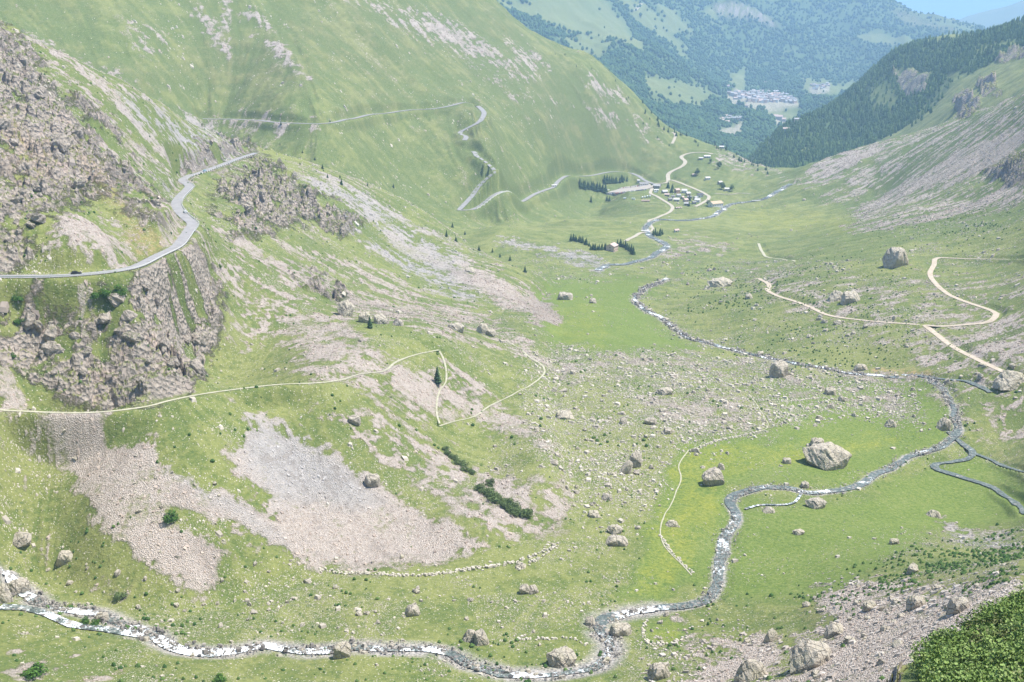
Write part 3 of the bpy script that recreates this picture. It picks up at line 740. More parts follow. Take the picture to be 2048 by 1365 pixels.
col = G.mix(G.math('MULTIPLY', a_rust, G.ramp(n_fin2, [(0.4, 0.0), (0.62, 0.85)])), col, (0.46, 0.29, 0.16))
fcol = G.ramp(n_mid, [(0.3, (0.045, 0.085, 0.025)), (0.7, (0.095, 0.145, 0.045))])
col = G.mix(G.math('MULTIPLY', a_for, 0.92), col, fcol)
bed = G.ramp(G.voro(1.1, out=0), [(0.1, (0.10, 0.10, 0.10)), (0.7, (0.40, 0.37, 0.33))])
col = G.mix(a_bed, col, bed)
G.color(col)
hb = G.math('MULTIPLY', G.voro(2.5), G.math('MULTIPLY', sfac, 1.0))
rockb = G.math('MULTIPLY', G.math('ADD', G.voro(0.5), n_fin2), rfac)
hh = G.math('ADD', G.math('ADD', hb, G.math('MULTIPLY', rockb, 2.2)), G.math('MULTIPLY', n_fine, 0.8))
G.normal(G.bump(hh, 0.9, 1.0))
MAT_GROUND = G.m

def simple(name, stops, scale=0.6, rough=0.9, bump=0.0, bscale=None, detail=5):
    g = Mat(name, rough)
    n = g.noise(scale, detail, 0.65)
    g.color(g.ramp(n, stops))
    if bump: g.normal(g.bump(g.noise(bscale or scale * 3, 5, .6, off=9), .6, bump))
    return g.m
MAT_ASPH = simple('asphalt', [(0.3, (0.215, 0.205, 0.20)), (0.7, (0.30, 0.29, 0.28))], 0.25)
MAT_TRACK = simple('track_gravel', [(0.3, (0.31, 0.27, 0.205)), (0.7, (0.47, 0.42, 0.33))], 0.5)
MAT_DIRT = simple('brown_track_earth', [(0.3, (0.30, 0.245, 0.18)), (0.7, (0.50, 0.425, 0.33))], 0.4)
MAT_TRAIL = simple('trail_dust', [(0.3, (0.28, 0.27, 0.17)), (0.7, (0.46, 0.43, 0.32))], 0.5)
MAT_LOT = simple('parking_gravel', [(0.3, (0.31, 0.275, 0.235)), (0.7, (0.40, 0.36, 0.315))], 0.3)
def water_mat(name, foam, stone):
    g = Mat(name, 0.12)
    big = g.noise(0.06, 4, .6, off=41)
    det = g.mix(0.45, g.noise(0.55, 7, .75), g.noise(1.9, 5, .75, off=5))
    f = g.ramp(g.math('ADD', g.math('ADD', det, g.math('MULTIPLY', g.math('SUBTRACT', big, .5), 1.1)), foam - .5), [(0.49, 0.0), (0.56, 1.0)])
    bedc = g.ramp(g.noise(0.8, 6, .75, off=14), [(0.38, (0.050, 0.064, 0.055)), (0.52, (0.105, 0.128, 0.112)), (0.66, (0.30, 0.295, 0.255))])
    c = g.mix(f, bedc, (0.80, 0.83, 0.84))
    sv = g.voro(.55, out=1); sp = g.n('ShaderNodeSeparateColor'); g.l(sv, sp.inputs[0])
    rk = g.math('MULTIPLY', g.ramp(g.voro(.55), [(.38, 1.0), (.46, 0.0)]), g.math('GREATER_THAN', sp.outputs[0], 1 - stone))
    c = g.mix(rk, c, g.ramp(sp.outputs[1], [(0, (.06, .055, .05)), (1, (.34, .31, .27))]))
    g.color(c)
    g.l(g.mix(f, (0.5, 0.5, 0.5), (0.85, 0.85, 0.85)), g.b.inputs['Roughness'])
    g.b.inputs['Specular IOR Level'].default_value = 0.4
    g.normal(g.bump(g.math('ADD', g.noise(1.3, 5, .7, off=3), rk), .8, .4))
    return g.m
MAT_WHITE = water_mat('white_water', 0.52, 0.62)
MAT_RIVER = water_mat('riffled_water', 0.41, 0.40)
MAT_CALM = water_mat('quiet_water', 0.25, 0.12)

# ------------------------------------------------------------------ the lines themselves
ROADS = []
def road(name, pix, hw, mat, ds=3.0, zsm=5, blend=5.0, drop=0.12, kind='structure', crown=0.04, wander=0, wob=0, label=None, seed=0, down=False, nx=5, zends=None):
    W = line(pix, ds, zsm, wander, zends)
    best = carve(W, hw, blend, drop, down)
    ROADS.append((name, W, hw, mat, crown, wob, seed, nx))
    return W, best
W_near, b_near = road('road', [(x, y) for x, y in near_road_px], 2.9, MAT_ASPH, ds=2.5, blend=7, zends=road_z)
W_b1, _ = road('road', [(405,236),(480,240),(560,245),(650,246),(690,239),(740,228),(800,220),(850,217),(900,214),(955,210)], 3.4, MAT_ASPH, ds=6, zsm=5, blend=6)
W_b2, _ = road('road', [(955,211),(968,226),(962,240),(945,253),(920,263),(924,270),(933,273),(929,284)], 3.6, MAT_ASPH, ds=5, zsm=4, blend=6)
W_b3, _ = road('road', loop_px, 3.4, MAT_ASPH, ds=6, zsm=5, blend=8)
W_b4, _ = road('road', [(1310,368),(1335,366),(1336,350),(1345,342),(1362,334),(1371,325),(1362,313),(1380,306),(1415,305),(1424,310)], 3.6, MAT_TRACK, ds=6, zsm=4, blend=7)
W_b5, _ = road('road', [(1343,360),(1370,370),(1395,380),(1412,388),(1418,396),(1405,406),(1390,414)], 2.8, MAT_TRACK, ds=6, zsm=4, blend=6)
W_b6, _ = road('road', [(1307,370),(1301,386),(1316,394),(1335,406),(1345,415),(1338,425),(1318,434),(1300,440),(1300,450),(1304,458),(1296,464),(1282,466),(1268,474),(1252,482)], 2.6, MAT_TRACK, ds=5, zsm=4, blend=6)
W_b7, _ = road('track', [(1344,290),(1351,272),(1345,262)], 2.6, MAT_TRACK, ds=6, zsm=4, blend=6)
road('path', [(1430,387),(1460,390),(1480,386),(1500,388)], 1.7, MAT_TRACK, ds=6, zsm=3, blend=5)
W_t1, _ = road('track', [(2110,516),(2048,517),(1980,518),(1900,517),(1872,518),(1868,530),(1860,548),(1870,566),(1900,590),(1950,610),(1985,622),(1992,630),(1975,643),(1930,651),(1880,652),(1850,650),(1790,646),(1730,641),(1660,632),(1630,618),(1590,602),(1550,590),(1535,580),(1538,570),(1518,558)], 1.9, MAT_DIRT, ds=3, zsm=5, blend=4)
W_t2, _ = road('track', [(1850,652),(1880,676),(1920,702),(1980,732),(2020,748),(2060,765)], 2.0, MAT_DIRT, ds=3, zsm=5, blend=4)
road('track', [(1517,488),(1525,505),(1535,515),(1565,519),(1592,522)], 1.6, MAT_TRAIL, ds=4, zsm=4, blend=4)
W_tr, _ = road('path', trail_px, 0.7, MAT_TRAIL, ds=2, blend=7, drop=.06, wob=.5, zends=trail_z)
road('path', [(878,700),(888,720),(893,740),(892,765),(880,780),(875,800),(874,825),(878,850)], 0.45, MAT_TRAIL, ds=2, zsm=4, blend=1.6, drop=.05, wander=.5, wob=.35, seed=3)
road('path', [(878,851),(910,843),(950,833),(985,810),(1010,797),(1040,780),(1060,772),(1084,752),(1086,735),(1060,715),(1040,698)], 0.5, MAT_TRAIL, ds=2, zsm=4, blend=1.6, drop=.05, wander=.5, wob=.35, seed=5)
road('path', [(1040,698),(1010,680)], 0.4, MAT_TRAIL, ds=2, zsm=4, blend=1.6, drop=.05, wander=.5, wob=.4, seed=6)
road('path', [(1375,900),(1360,930),(1362,960),(1345,1000),(1322,1050),(1330,1090),(1365,1130),(1385,1150)], 0.25, MAT_TRAIL, ds=2, zsm=4, blend=1.6, drop=.05, wander=.8, wob=.6, seed=7)
road('path', [(1375,900),(1420,885),(1470,872),(1520,862),(1535,850),(1520,820),(1500,790)], 0.22, MAT_TRAIL, ds=2, zsm=4, blend=1.6, drop=.05, wander=.8, wob=.6, seed=8)
road('path', [(1285,240),(1240,225)], 1, MAT_TRAIL, ds=6) if False else None
road('track', [(1270,25),(1283,5)], 9, MAT_TRACK, ds=30, zsm=2, blend=20)
# water
W_s1, bs1 = road('stream', [(-60,1120),(0,1155),(25,1175),(60,1195),(100,1215),(150,1222),(200,1232),(240,1252),(300,1270),(340,1292),(400,1303),(470,1300),(520,1290),(580,1298),(640,1302),(700,1296),(780,1296),(850,1300),(900,1308),(930,1325),(980,1340),(1030,1352),(1090,1350),(1150,1342),(1200,1330),(1225,1310),(1222,1285),(1205,1268),(1200,1250),(1215,1237),(1260,1226),(1310,1218)], 1.7, MAT_WHITE, ds=2.5, zsm=4, blend=3.5, drop=.25, crown=.12, wander=2.0, wob=.9, down=False)
road('stream', [(0,1212),(50,1218),(90,1228),(140,1248),(190,1256),(220,1262),(300,1272)], 1.7, MAT_WHITE, ds=2.5, zsm=4, blend=3, drop=.25, crown=.1, wander=1.2, wob=.5, seed=2)
W_s2, bs2 = road('stream', [(1310,1218),(1360,1212),(1410,1200),(1430,1180),(1440,1140),(1450,1100),(1460,1060),(1470,1030),(1468,1000),(1485,984),(1530,973),(1580,976),(1610,984),(1660,982),(1710,972),(1760,945),(1820,915),(1880,890),(1902,870),(1915,850),(1912,825),(1900,800),(1888,775),(1862,760),(1830,754),(1800,752)], 1.9, MAT_RIVER, ds=3, zsm=6, blend=4, drop=.25, crown=.08, wander=2.2, wob=.7, seed=9)
road('stream', [(1605,986),(1590,1005),(1560,1009),(1520,1010),(1490,1018)], 0.6, MAT_RIVER, ds=2.5, zsm=4, blend=2.5, drop=.4, wander=.8, wob=.4, seed=12)
W_s3, bs3 = road('stream', [(1800,752),(1770,752),(1740,750),(1700,748),(1660,738),(1600,728),(1560,722),(1520,713),(1480,703),(1440,692),(1400,682),(1370,672),(1340,650),(1315,632),(1285,618),(1270,605),(1272,592),(1290,578),(1320,565),(1335,556)], 1.6, MAT_WHITE, ds=3, zsm=5, blend=4, drop=.25, crown=.1, wander=2.6, wob=.9, seed=14)
W_s4, bs4 = road('stream', [(1195,540),(1215,530),(1250,528),(1290,518),(1318,505),(1335,494),(1325,484),(1305,474),(1292,458),(1300,446),(1320,440),(1360,440),(1400,438),(1430,430),(1455,412),(1480,406),(1510,402),(1530,398),(1560,380),(1582,366)], 3.4, MAT_RIVER, ds=4, zsm=5, blend=5, drop=.25, crown=.08, wander=3, wob=.7, seed=17)
road('stream', [(1900,862),(1920,885),(1945,905),(1940,920),(1900,925),(1870,928),(1880,940),(1920,955),(1970,970),(2010,990),(2060,1020)], 1.5, MAT_CALM, ds=2.5, zsm=6, blend=3, drop=.4, wander=1.6, wob=.9, seed=20)
road('stream', [(1945,905),(1980,920),(2020,938),(2070,945)], 1.1, MAT_CALM, ds=2.5, zsm=5, blend=2.5, drop=.4, wander=1.6, wob=.9, seed=22)
road('stream', [(1830,754),(1880,756),(1920,760),(1960,770),(1985,785)], 1.8, MAT_CALM, ds=2.5, zsm=6, blend=3, drop=.4, wander=1.6, wob=.9, seed=24)
bedm = np.zeros(Z.shape, np.float32)
for b, wd in ((bs1, 6.0), (bs2, 1.6), (bs3, 3.0), (bs4, 3.0)):
    bedm = np.maximum(bedm, (1 - sstep(0, wd, b)) * sstep(-.5, .1, nzf + .2))
clear = np.minimum(np.minimum(bs1, bs2), np.minimum(bs3, bs4))
print('lines', round(time.time() - T0, 1))

# ------------------------------------------------------------------ the sheet of ground
idx = np.arange(NR * NC).reshape(NR, NC)
F = np.stack([idx[:-1, :-1], idx[:-1, 1:], idx[1:, 1:], idx[1:, :-1]], -1).reshape(-1, 4)
V = np.stack([XG, YG, Z], -1).reshape(-1, 3)
ground = mesh_np('ground', V, F, MAT_GROUND, smooth=True)
tag(ground, kind='structure')
me = ground.data
def put(name, chans):
    a = me.attributes.new(name, 'FLOAT_COLOR', 'POINT')
    a.data.foreach_set('color', np.stack([c.ravel() for c in chans], -1).astype(np.float32).ravel())
put('cover_a', (M['scree'], M['rock'], M['lush'], M['yellow']))
put('cover_b', (M['grey'], M['forest'], M['dry'], M['rust']))
one = np.ones_like(M['scree'])
put('cover_c', (bedm, np.clip(M['stones'] * .35 + .08 * (nz + .3) - .3 * M['lush'], -.5, .5) , np.clip(.5 + .13 * sk + .10 * sk2 + .13 * sk0 + .32 * nz + .22 * nzr + .06 * (LAY == 1) + .25 * nz2 - .20 * ((LAY == 0) & (RG > 1000)) * sstep(.15, .3, SLOPE) - .45 * M['lush'], 0, 1), one))
for (name, W, hw, mat, crown, wob, seed, nx) in ROADS:
    v, f = ribbon_data(W, hw, nx, crown, 0.0, wob, seed)
    o = mesh_np(name, v, f, mat, smooth=True); tag(o, kind='structure')
print('ground', round(time.time() - T0, 1))
# ------------------------------------------------------------------ visibility of the ground and scatter helpers
TT = Z / RG
vis = TT >= (np.maximum.accumulate(np.vstack([np.full((1, NC), -9.0), TT[:-1]]), axis=0) - 0.004)
def norm_at(x, y, e=1.5):
    gx = (height(x + e, y) - height(x - e, y)) / (2 * e); gy = (height(x, y + e) - height(x, y - e)) / (2 * e)
    n = np.stack([-gx, -gy, np.ones_like(gx)], -1)
    return n / np.linalg.norm(n, axis=-1, keepdims=True)
def gidx(x, y):
    r = np.hypot(x, y); a = np.arctan2(x, y)
    return np.clip(np.searchsorted(RR, r) - 1, 0, NR - 1), np.clip(((a - AZ0) / DAZ).astype(int), 0, NC - 1)
LINES = [(W, hw) for (_n, W, hw, _m, _c, _w, _s, _x) in ROADS]
linem = np.zeros(Z.shape, bool)
for W, hw in LINES:
    for x, y, zc, ws in W:
        r = math.hypot(x, y); a = math.atan2(x, y); R = hw * ws + 0.7
        j0, j1 = np.searchsorted(RR, r - R), np.searchsorted(RR, r + R) + 1
        c0 = max(0, int((a - R / r - AZ0) / DAZ)); c1 = min(NC, int((a + R / r - AZ0) / DAZ) + 2)
        if c1 > c0: linem[j0:j1, c0:c1] |= np.hypot(XG[j0:j1, c0:c1] - x, YG[j0:j1, c0:c1] - y) < R

# ------------------------------------------------------------------ rock shapes
def rock_mesh(name, seed, sub=2, sx=1, sy=1, sz=.75, npts=16, rough=.08):
    r = np.random.default_rng(seed)
    bm = bmesh.new()
    p = r.normal(size=(npts, 3)); p /= np.linalg.norm(p, axis=1)[:, None]; p *= r.uniform(.82, 1.05, (npts, 1))
    p = np.sign(p) * np.abs(p) ** .8 * 1.05
    for q in p: bm.verts.new((q[0] * sx, q[1] * sy, q[2] * sz))
    bmesh.ops.convex_hull(bm, input=bm.verts)
    bmesh.ops.delete(bm, geom=[v for v in bm.verts if not v.link_faces], context='VERTS')
    bmesh.ops.triangulate(bm, faces=bm.faces)
    for k in range(sub):
        bmesh.ops.subdivide_edges(bm, edges=bm.edges, cuts=1, use_grid_fill=True, smooth=.12 if k == 0 else 0.05)
    co = np.array([v.co for v in bm.verts])
    d = fbm(co[:, 0] * 3 + co[:, 2] * 2.1 + seed, co[:, 1] * 3 - co[:, 2] * 1.7, 1.0, 4, 400 + seed)
    cr = ridged(co[:, 0] * 2 + co[:, 2] * 2.7 + seed, co[:, 1] * 2 - co[:, 2], 1.4, 3, 500 + seed)
    for v, a, b in zip(bm.verts, d, cr):
        l = v.co.normalized(); v.co += l * float(a * rough * 1.3 - (b > .72) * (b - .72) * rough * 4)
    me = bpy.data.meshes.new(name); bm.to_mesh(me); bm.free()
    for pl in me.polygons: pl.use_smooth = False
    return me
R = Mat('boulder_stone', 0.92)
tc = R.n('ShaderNodeTexCoord').outputs['Object']
oi = R.n('ShaderNodeObjectInfo').outputs['Random']
nn = R.noise(0.35, 6, .7); nf = R.noise(1.6, 5, .75, off=3)
rc = R.ramp(R.mix(.5, nn, nf), [(.30, (.34, .295, .225)), (.48, (.55, .485, .375)), (.72, (.68, .61, .48))])
rc = R.mix(R.math('MULTIPLY', R.ramp(R.noise(.25, 5, .6, off=17), [(.5, 0.0), (.68, 1.0)]), .5), rc, (.47, .45, .26))
rc = R.mix(R.math('MULTIPLY', oi, .35), rc, (.38, .33, .30))
crk = R.ramp(R.voro(.33, feature='DISTANCE_TO_EDGE'), [(0.0, 1.0), (0.035, 0.0)])
rc = R.mix(R.math('MULTIPLY', crk, R.ramp(nf, [(.45, 0.0), (.6, .8)])), rc, (.10, .085, .07))
rc = R.mix(R.ramp(R.noise(2.6, 5, .8, off=23), [(.55, 0.0), (.68, .3)]), rc, (.22, .19, .155))
R.color(rc); R.normal(R.bump(R.math('SUBTRACT', R.math('ADD', nf, R.math('MULTIPLY', nn, 2.0)), R.math('MULTIPLY', crk, .8)), 1.0, .8))
MAT_ROCK = R.m
ST = Mat('loose_stone', 0.92)
ta = ST.n('ShaderNodeAttribute'); ta.attribute_name = 'tint'
ST.color(ST.mix(ST.math('MULTIPLY', ST.noise(2.0, 4, .7), .5), ta.outputs['Color'], (.26, .225, .20)))
MAT_STONE = ST.m

# ------------------------------------------------------------------ boulders the photograph shows one by one
ROCKM = [rock_mesh('boulder', 10 + k, 2, 1, .8 + .04 * k, .62 + .05 * (k % 4), 14 + k, .09) for k in range(10)]
BIGM = [rock_mesh('boulder', 60 + k, 4, 1, .85, .7, 13 + 2 * k, .075) for k in range(6)]
for m_ in ROCKM + BIGM: m_.materials.append(MAT_ROCK)
def boulder(px, py, wpx, hpx, label, mesh, rz=None, group=None, tilt=0.0, sink=.3, P=None, name='boulder'):
    if P is None: P = hit(px, py)
    slant = float(np.linalg.norm(P))
    wm = wpx / FPX * slant; hm = hpx / FPX * slant
    o = bpy.data.objects.new(name, mesh); COL.objects.link(o)
    o.scale = (wm / 2, wm / 2 * random.uniform(.8, 1.0), hm * .95)
    o.rotation_euler = (random.uniform(-.12, .12), tilt + random.uniform(-.08, .08), random.uniform(-.5, .5) if rz is None else rz)
    back = wm * .25
    x, y = P[0] * (1 + back / slant), P[1] * (1 + back / slant)
    o.location = (x, y, min(float(height(x, y)), P[2] + hm) + hm * .06)
    tag(o, label, 'boulder', group)
    return o
HERO = [
 (1650,936,98,56,'huge pale split boulder lying in the yellow-flowered meadow',3,.25,.1),(1633,897,30,26,'rounded grey boulder perched against the top of the huge split boulder',1,0,0),
 (1424,972,54,42,'big pointed boulder on the left edge of the meadow beside the stream bend',0,.4,-.15),(1441,940,16,16,'small boulder leaning on the back of the pointed meadow boulder',2,0,0),
 (1790,534,50,48,'tall square house-sized boulder with lichen top above the dirt track',4,.5,0),(1702,606,42,28,'dark-faced blocky boulder right of the pair below the lone tall boulder',5,.2,0),(1672,602,34,24,'flatter left boulder of the pair below the lone tall boulder',2,.1,0),
 (1557,754,48,42,'steep pyramid-shaped boulder on the moraine beside the white rapids',1,.8,0),(1631,1017,42,24,'long smooth boulder lying below the stream in the green meadow',3,.1,.05),(1536,1026,26,13,'low flat boulder between the side channel and the meadow',2,0,0),
 (1609,976,18,13,'small round boulder on the near bank of the meadow stream',1,0,0),(1573,928,19,15,'round pale boulder alone in the grass left of the split boulder',1,0,0),(1268,936,30,42,'tall pale slab standing upright at the meadow margin',0,.6,.2),
 (1250,948,22,38,'narrow leaning slab just left of the tall pale slab',4,.3,.5),(1212,1001,24,16,'squat boulder below the two leaning slabs',2,0,0),(1188,1035,26,16,'flat-topped grey boulder at the foot of the scree fan',5,0,0),
 (1229,1068,32,22,'dark rough boulder at the corner of the flowery meadow',3,.2,.1),(1232,1092,46,22,'low wide boulder cluster edge beside the flowery meadow',4,0,0),(1342,1054,28,14,'flat pale boulder among the yellow flowers beside the path',2,0,0),
 (1048,1188,26,24,'left one of two touching boulders in the middle of the lower pasture',0,.2,0),(1067,1187,24,20,'right one of two touching boulders in the middle of the lower pasture',5,.7,.3),(824,1232,30,26,'pale triangular boulder alone in the lower pasture',4,.3,0),
 (1123,1332,60,42,'large warty boulder on the bank inside the torrent bend',3,.2,0),(963,1290,32,40,'tall split boulder on the bank above the torrent',5,.6,0),(940,1284,34,30,'boulder touching the left side of the tall split bank boulder',2,.2,0),
 (1240,1272,46,28,'wide boulder on the right bank where the torrent turns',1,.2,0),(1316,1360,44,42,'big square boulder at the bottom edge right of the torrent',4,.4,0),(682,1318,44,40,'big angular boulder on the lower bank of the white torrent',0,.5,.2),
 (1181,1252,22,24,'steep boulder on the left bank at the torrent bend',5,0,0),(1040,1138,22,15,'small leaning boulder at the bend of the old stone wall',2,.3,.2),(744,974,34,30,'big boulder standing among the grassy scree streaks',1,.4,0),
 (690,632,36,42,'largest overhanging brown boulder above the middle of the trail',3,.5,.2),(728,646,30,30,'boulder just right of the overhanging brown boulder',0,.2,0),(762,648,34,28,'reddish boulder third in the row above the trail',5,.8,0),
 (795,652,26,18,'low boulder in the row above the trail junction',2,0,0),(965,668,26,28,'tall dark boulder of the pair above the hairpin trail',4,.5,.1),(980,673,24,20,'paler lower boulder of the pair above the hairpin trail',0,.1,.3),(912,662,36,20,'broad boulder left of the pair above the hairpin trail',3,.1,0),
 (1130,600,34,20,'wide pale boulder at the top of the small flowery pasture',1,0,0),(1186,607,16,14,'small boulder in the middle of the small flowery pasture',5,0,0),(130,1128,32,26,'cracked boulder above the left end of the torrent',4,.3,0),
 (42,1094,44,22,'low double boulder on the grassy bank at the left edge',2,.1,0),(38,1188,44,32,'great reddish boulder splitting the torrent at the left edge',3,.3,0),(8,1206,34,44,'grey boulder in the torrent at the very left edge',5,.5,0),
 (206,1243,28,20,'boulder on the bushy islet between the two arms of the torrent',1,0,0),(1865,1034,28,14,'dark flat boulder alone in the right-hand meadow',2,0,0),(1597,1070,24,12,'flat grey boulder in the lower part of the green meadow',3,0,0),
 (1823,1148,32,24,'pointed boulder with shaded left face above the boulder field',0,1,0),(1788,1089,20,14,'small domed boulder in the right-hand meadow',1,0,0),(1886,862,28,30,'leaning boulder in the stream at the meadow bend',4,.3,.3),
 (1498,598,16,14,'small dark boulder beside the start of the dirt track',5,0,0),(1440,574,50,24,'low broad outcrop boulder in the pasture across the stream',3,.1,0),(2018,778,64,34,'massive boulder below the dirt track at the right edge',2,.2,0),
 (1736,1222,30,26,'pyramid boulder at the upper edge of the boulder field',0,.5,0),(1832,1216,38,30,'big pale boulder in the middle of the boulder field',4,.2,0),(1670,1272,40,32,'sharp wedge boulder at the left edge of the boulder field',5,.2,.4),
 (1915,1226,42,36,'domed boulder in the upper right of the boulder field',1,.2,0),(1540,1284,26,34,'long upright boulder left of the boulder field',3,.9,.4),(1622,1335,84,62,'largest boulder, a broad slab at the bottom of the boulder field',4,.4,.2),
 (1500,1362,66,50,'big rounded boulder cut off by the bottom edge beside the field',2,.3,0),(1300,850,30,18,'blocky boulder on the crest of the stony moraine',0,0,0),(1130,838,40,20,'long jagged boulder on the left shoulder of the moraine',5,.1,0),
 (1335,868,20,16,'dark boulder on the front of the moraine',1,0,0),(1330,790,34,18,'rough boulder pile top on the moraine behind',3,0,0),(1720,742,26,16,'boulder above the waterfall rapids',4,0,0),(940,545,22,12,'dark boulder high on the green slope over the scree',5,0,0),
 (708,850,30,22,'dark-sided boulder on the slope below the trail junction',0,.2,.2),(1780,855,24,18,'bedded boulder on the moraine near the stream bend',2,0,0),(1660,790,24,18,'round boulder on the moraine below the waterfall',1,0,0)]
hero_xy = []
for h in HERO:
    o = boulder(h[0], h[1], h[2], h[3], h[4], BIGM[h[5]], rz=h[6], tilt=h[7]); hero_xy.append((o.location.x, o.location.y, h[2] / FPX * o.location.length))
# further single boulders, named by the ground they lie on
REG = [([(1060,700),(1560,730),(1840,780),(1850,850),(1530,860),(1330,1000),(1150,1010),(1060,880)], 62, 12, 26, 'pale boulder strewn over the stony moraine in mid valley', 'boulders on the moraine'),
 ([(1600,1200),(1700,1170),(1850,1180),(1990,1165),(1900,1240),(1790,1330),(1780,1362),(1560,1362),(1640,1260)], 40, 14, 32, 'angular boulder heaped in the boulder field above the ledge', 'boulders in the boulder field'),
 ([(0,1060),(430,1200),(640,1160),(900,1180),(1180,1240),(1100,1320),(900,1290),(600,1280),(300,1240),(0,1150)], 38, 11, 22, 'small boulder on the pasture just above the torrent', 'boulders above the torrent'),
 ([(60,840),(480,980),(560,1060),(940,1105),(720,1130),(430,1170),(200,1040)], 26, 8, 16, 'reddish block lying on the big scree apron', 'blocks on the scree apron'),
 ([(1640,560),(1860,600),(1960,700),(2040,740),(2040,840),(1930,800),(1820,700),(1600,690)], 32, 9, 20, 'boulder in the rough pasture around the dirt track', 'boulders around the dirt track'),
 ([(1340,1210),(1560,1280),(1540,1360),(1260,1360),(1250,1290)], 18, 10, 22, 'boulder in the rough grass right of the torrent bend', 'boulders right of the torrent'),
 ([(1150,900),(1330,900),(1320,1020),(1260,1080),(1140,1080)], 22, 9, 18, 'boulder between the scree fans and the flowery meadow', 'boulders at the meadow margin'),
 ([(1300,480),(1480,500),(1500,560),(1350,590)], 8, 8, 14, 'rock block in the pasture across the stream', 'blocks across the stream')]
def inpoly(P, x, y):
    c = False; n = len(P)
    for i in range(n):
        ax, ay = P[i]; bx, by = P[(i + 1) % n]
        if (ay > y) != (by > y) and x < (bx - ax) * (y - ay) / (by - ay) + ax: c = not c
    return c
CR = Mat('crag_stone', .95)
cn = CR.mix(.5, CR.noise(.25, 6, .7), CR.noise(1.1, 6, .75, off=3))
cc = CR.ramp(cn, [(.32, (.20, .165, .13)), (.48, (.40, .34, .275)), (.70, (.57, .495, .41))])
cg = CR.n('ShaderNodeNewGeometry'); cs_ = CR.n('ShaderNodeSeparateXYZ'); CR.l(cg.outputs['Normal'], cs_.inputs[0])
cc = CR.mix(CR.math('MULTIPLY', CR.ramp(CR.math('ADD', cs_.outputs[2], CR.math('MULTIPLY', CR.math('SUBTRACT', CR.noise(.5, 4, .6, off=12), .5), .9)), [(.84, 0.0), (.96, 1.0)]), .8), cc, (.13, .155, .05))
CR.color(cc); CR.normal(CR.bump(CR.math('ADD', CR.noise(.9, 6, .75, off=5), CR.voro(.45)), 1.0, 1.4))
CRAGM = [rock_mesh('rock_outcrop', 90 + k, 4, 1, .8, .75, 11 + k, .13) for k in range(6)]
for m_ in CRAGM: m_.materials.append(CR.m)
REG += [([(20,650),(150,650),(230,610),(300,580),(400,530),(430,570),(425,640),(395,750),(340,795),(200,815),(130,785),(60,715)], 36, 18, 56, 'jutting grey-brown rock block of the crag between road and trail', 'blocks of the crag between road and trail'),
 ([(0,100),(50,120),(100,210),(150,270),(190,330),(160,400),(110,420),(60,480),(0,530)], 32, 16, 46, 'jutting brown rock block of the dark crag at the upper left edge', 'blocks of the upper left crag'),
 ([(440,335),(520,325),(600,400),(700,440),(690,455),(600,440),(510,455),(440,400)], 26, 12, 30, 'jutting rock block of the broken crag right of the road bends', 'blocks of the crag right of the bends'),
 ([(200,280),(330,380),(320,420),(220,400)], 9, 12, 26, 'rock block sticking out of the rubble slope above the road bend', 'blocks above the road bend'),
 ([(400,285),(500,285),(490,300),(420,320)], 8, 10, 18, 'rock block beside the far end of the mountain road', 'blocks at the far road end')]
n_b = 0
for P, n, lo, hi_, lab, grp in REG:
    P_ = np.array(P); k = 0; tries = 0
    while k < n and tries < n * 40:
        tries += 1
        x = random.uniform(P_[:, 0].min(), P_[:, 0].max()); y = random.uniform(P_[:, 1].min(), P_[:, 1].max())
        if not inpoly(P, x, y): continue
        H = hit(x, y); j, i = gidx(H[0], H[1])
        if grp.startswith('blocks') and np.min(np.hypot(W_near[:, 0] - H[0], W_near[:, 1] - H[1])) < 9: continue
        if linem[j, i] or any(math.hypot(H[0] - a, H[1] - b) < c * .8 for a, b, c in hero_xy): continue
        wpx = (lo + (hi_ - lo) * random.random() ** 2.6) * .8
        if grp.startswith('blocks of the') or grp.startswith('blocks a'):
            wpx /= .8; o = boulder(x, y, wpx, wpx * random.uniform(.45, .8), lab, random.choice(CRAGM), rz=random.uniform(0, 6.3), group=grp, P=H, name='rock_outcrop', tilt=random.uniform(-.4, .4)); o['category'] = 'rock outcrop'; o.location.y += .15 * wpx / FPX * np.linalg.norm(H)
            if 'lue' in grp: pass
        else: boulder(x, y, wpx, wpx * random.uniform(.5, .85), lab, random.choice(ROCKM), rz=random.uniform(0, 6.3), group=grp, P=H)
        k += 1; n_b += 1
# the torrent's own boulders stand in the water
k = 0
for W, hw, n in ((W_s1, 2.9, 22), (W_s3, 3.0, 8)):
    for q in range(n):
        a = W[random.randrange(20, len(W) - 5)]
        x = a[0] + random.uniform(-1, 1) * hw; y = a[1] + random.uniform(-1, 1) * hw
        px, py = project(x, y, a[2])
        if not (0 < px < 2048 and py < 1365): continue
        boulder(0, 0, random.uniform(8, 17), random.uniform(6, 11), 'wet dark boulder standing in the white torrent', random.choice(ROCKM), rz=random.uniform(0, 6), group='boulders in the torrent', P=np.array([x, y, a[2] - .3]))
print('boulders', round(time.time() - T0, 1))

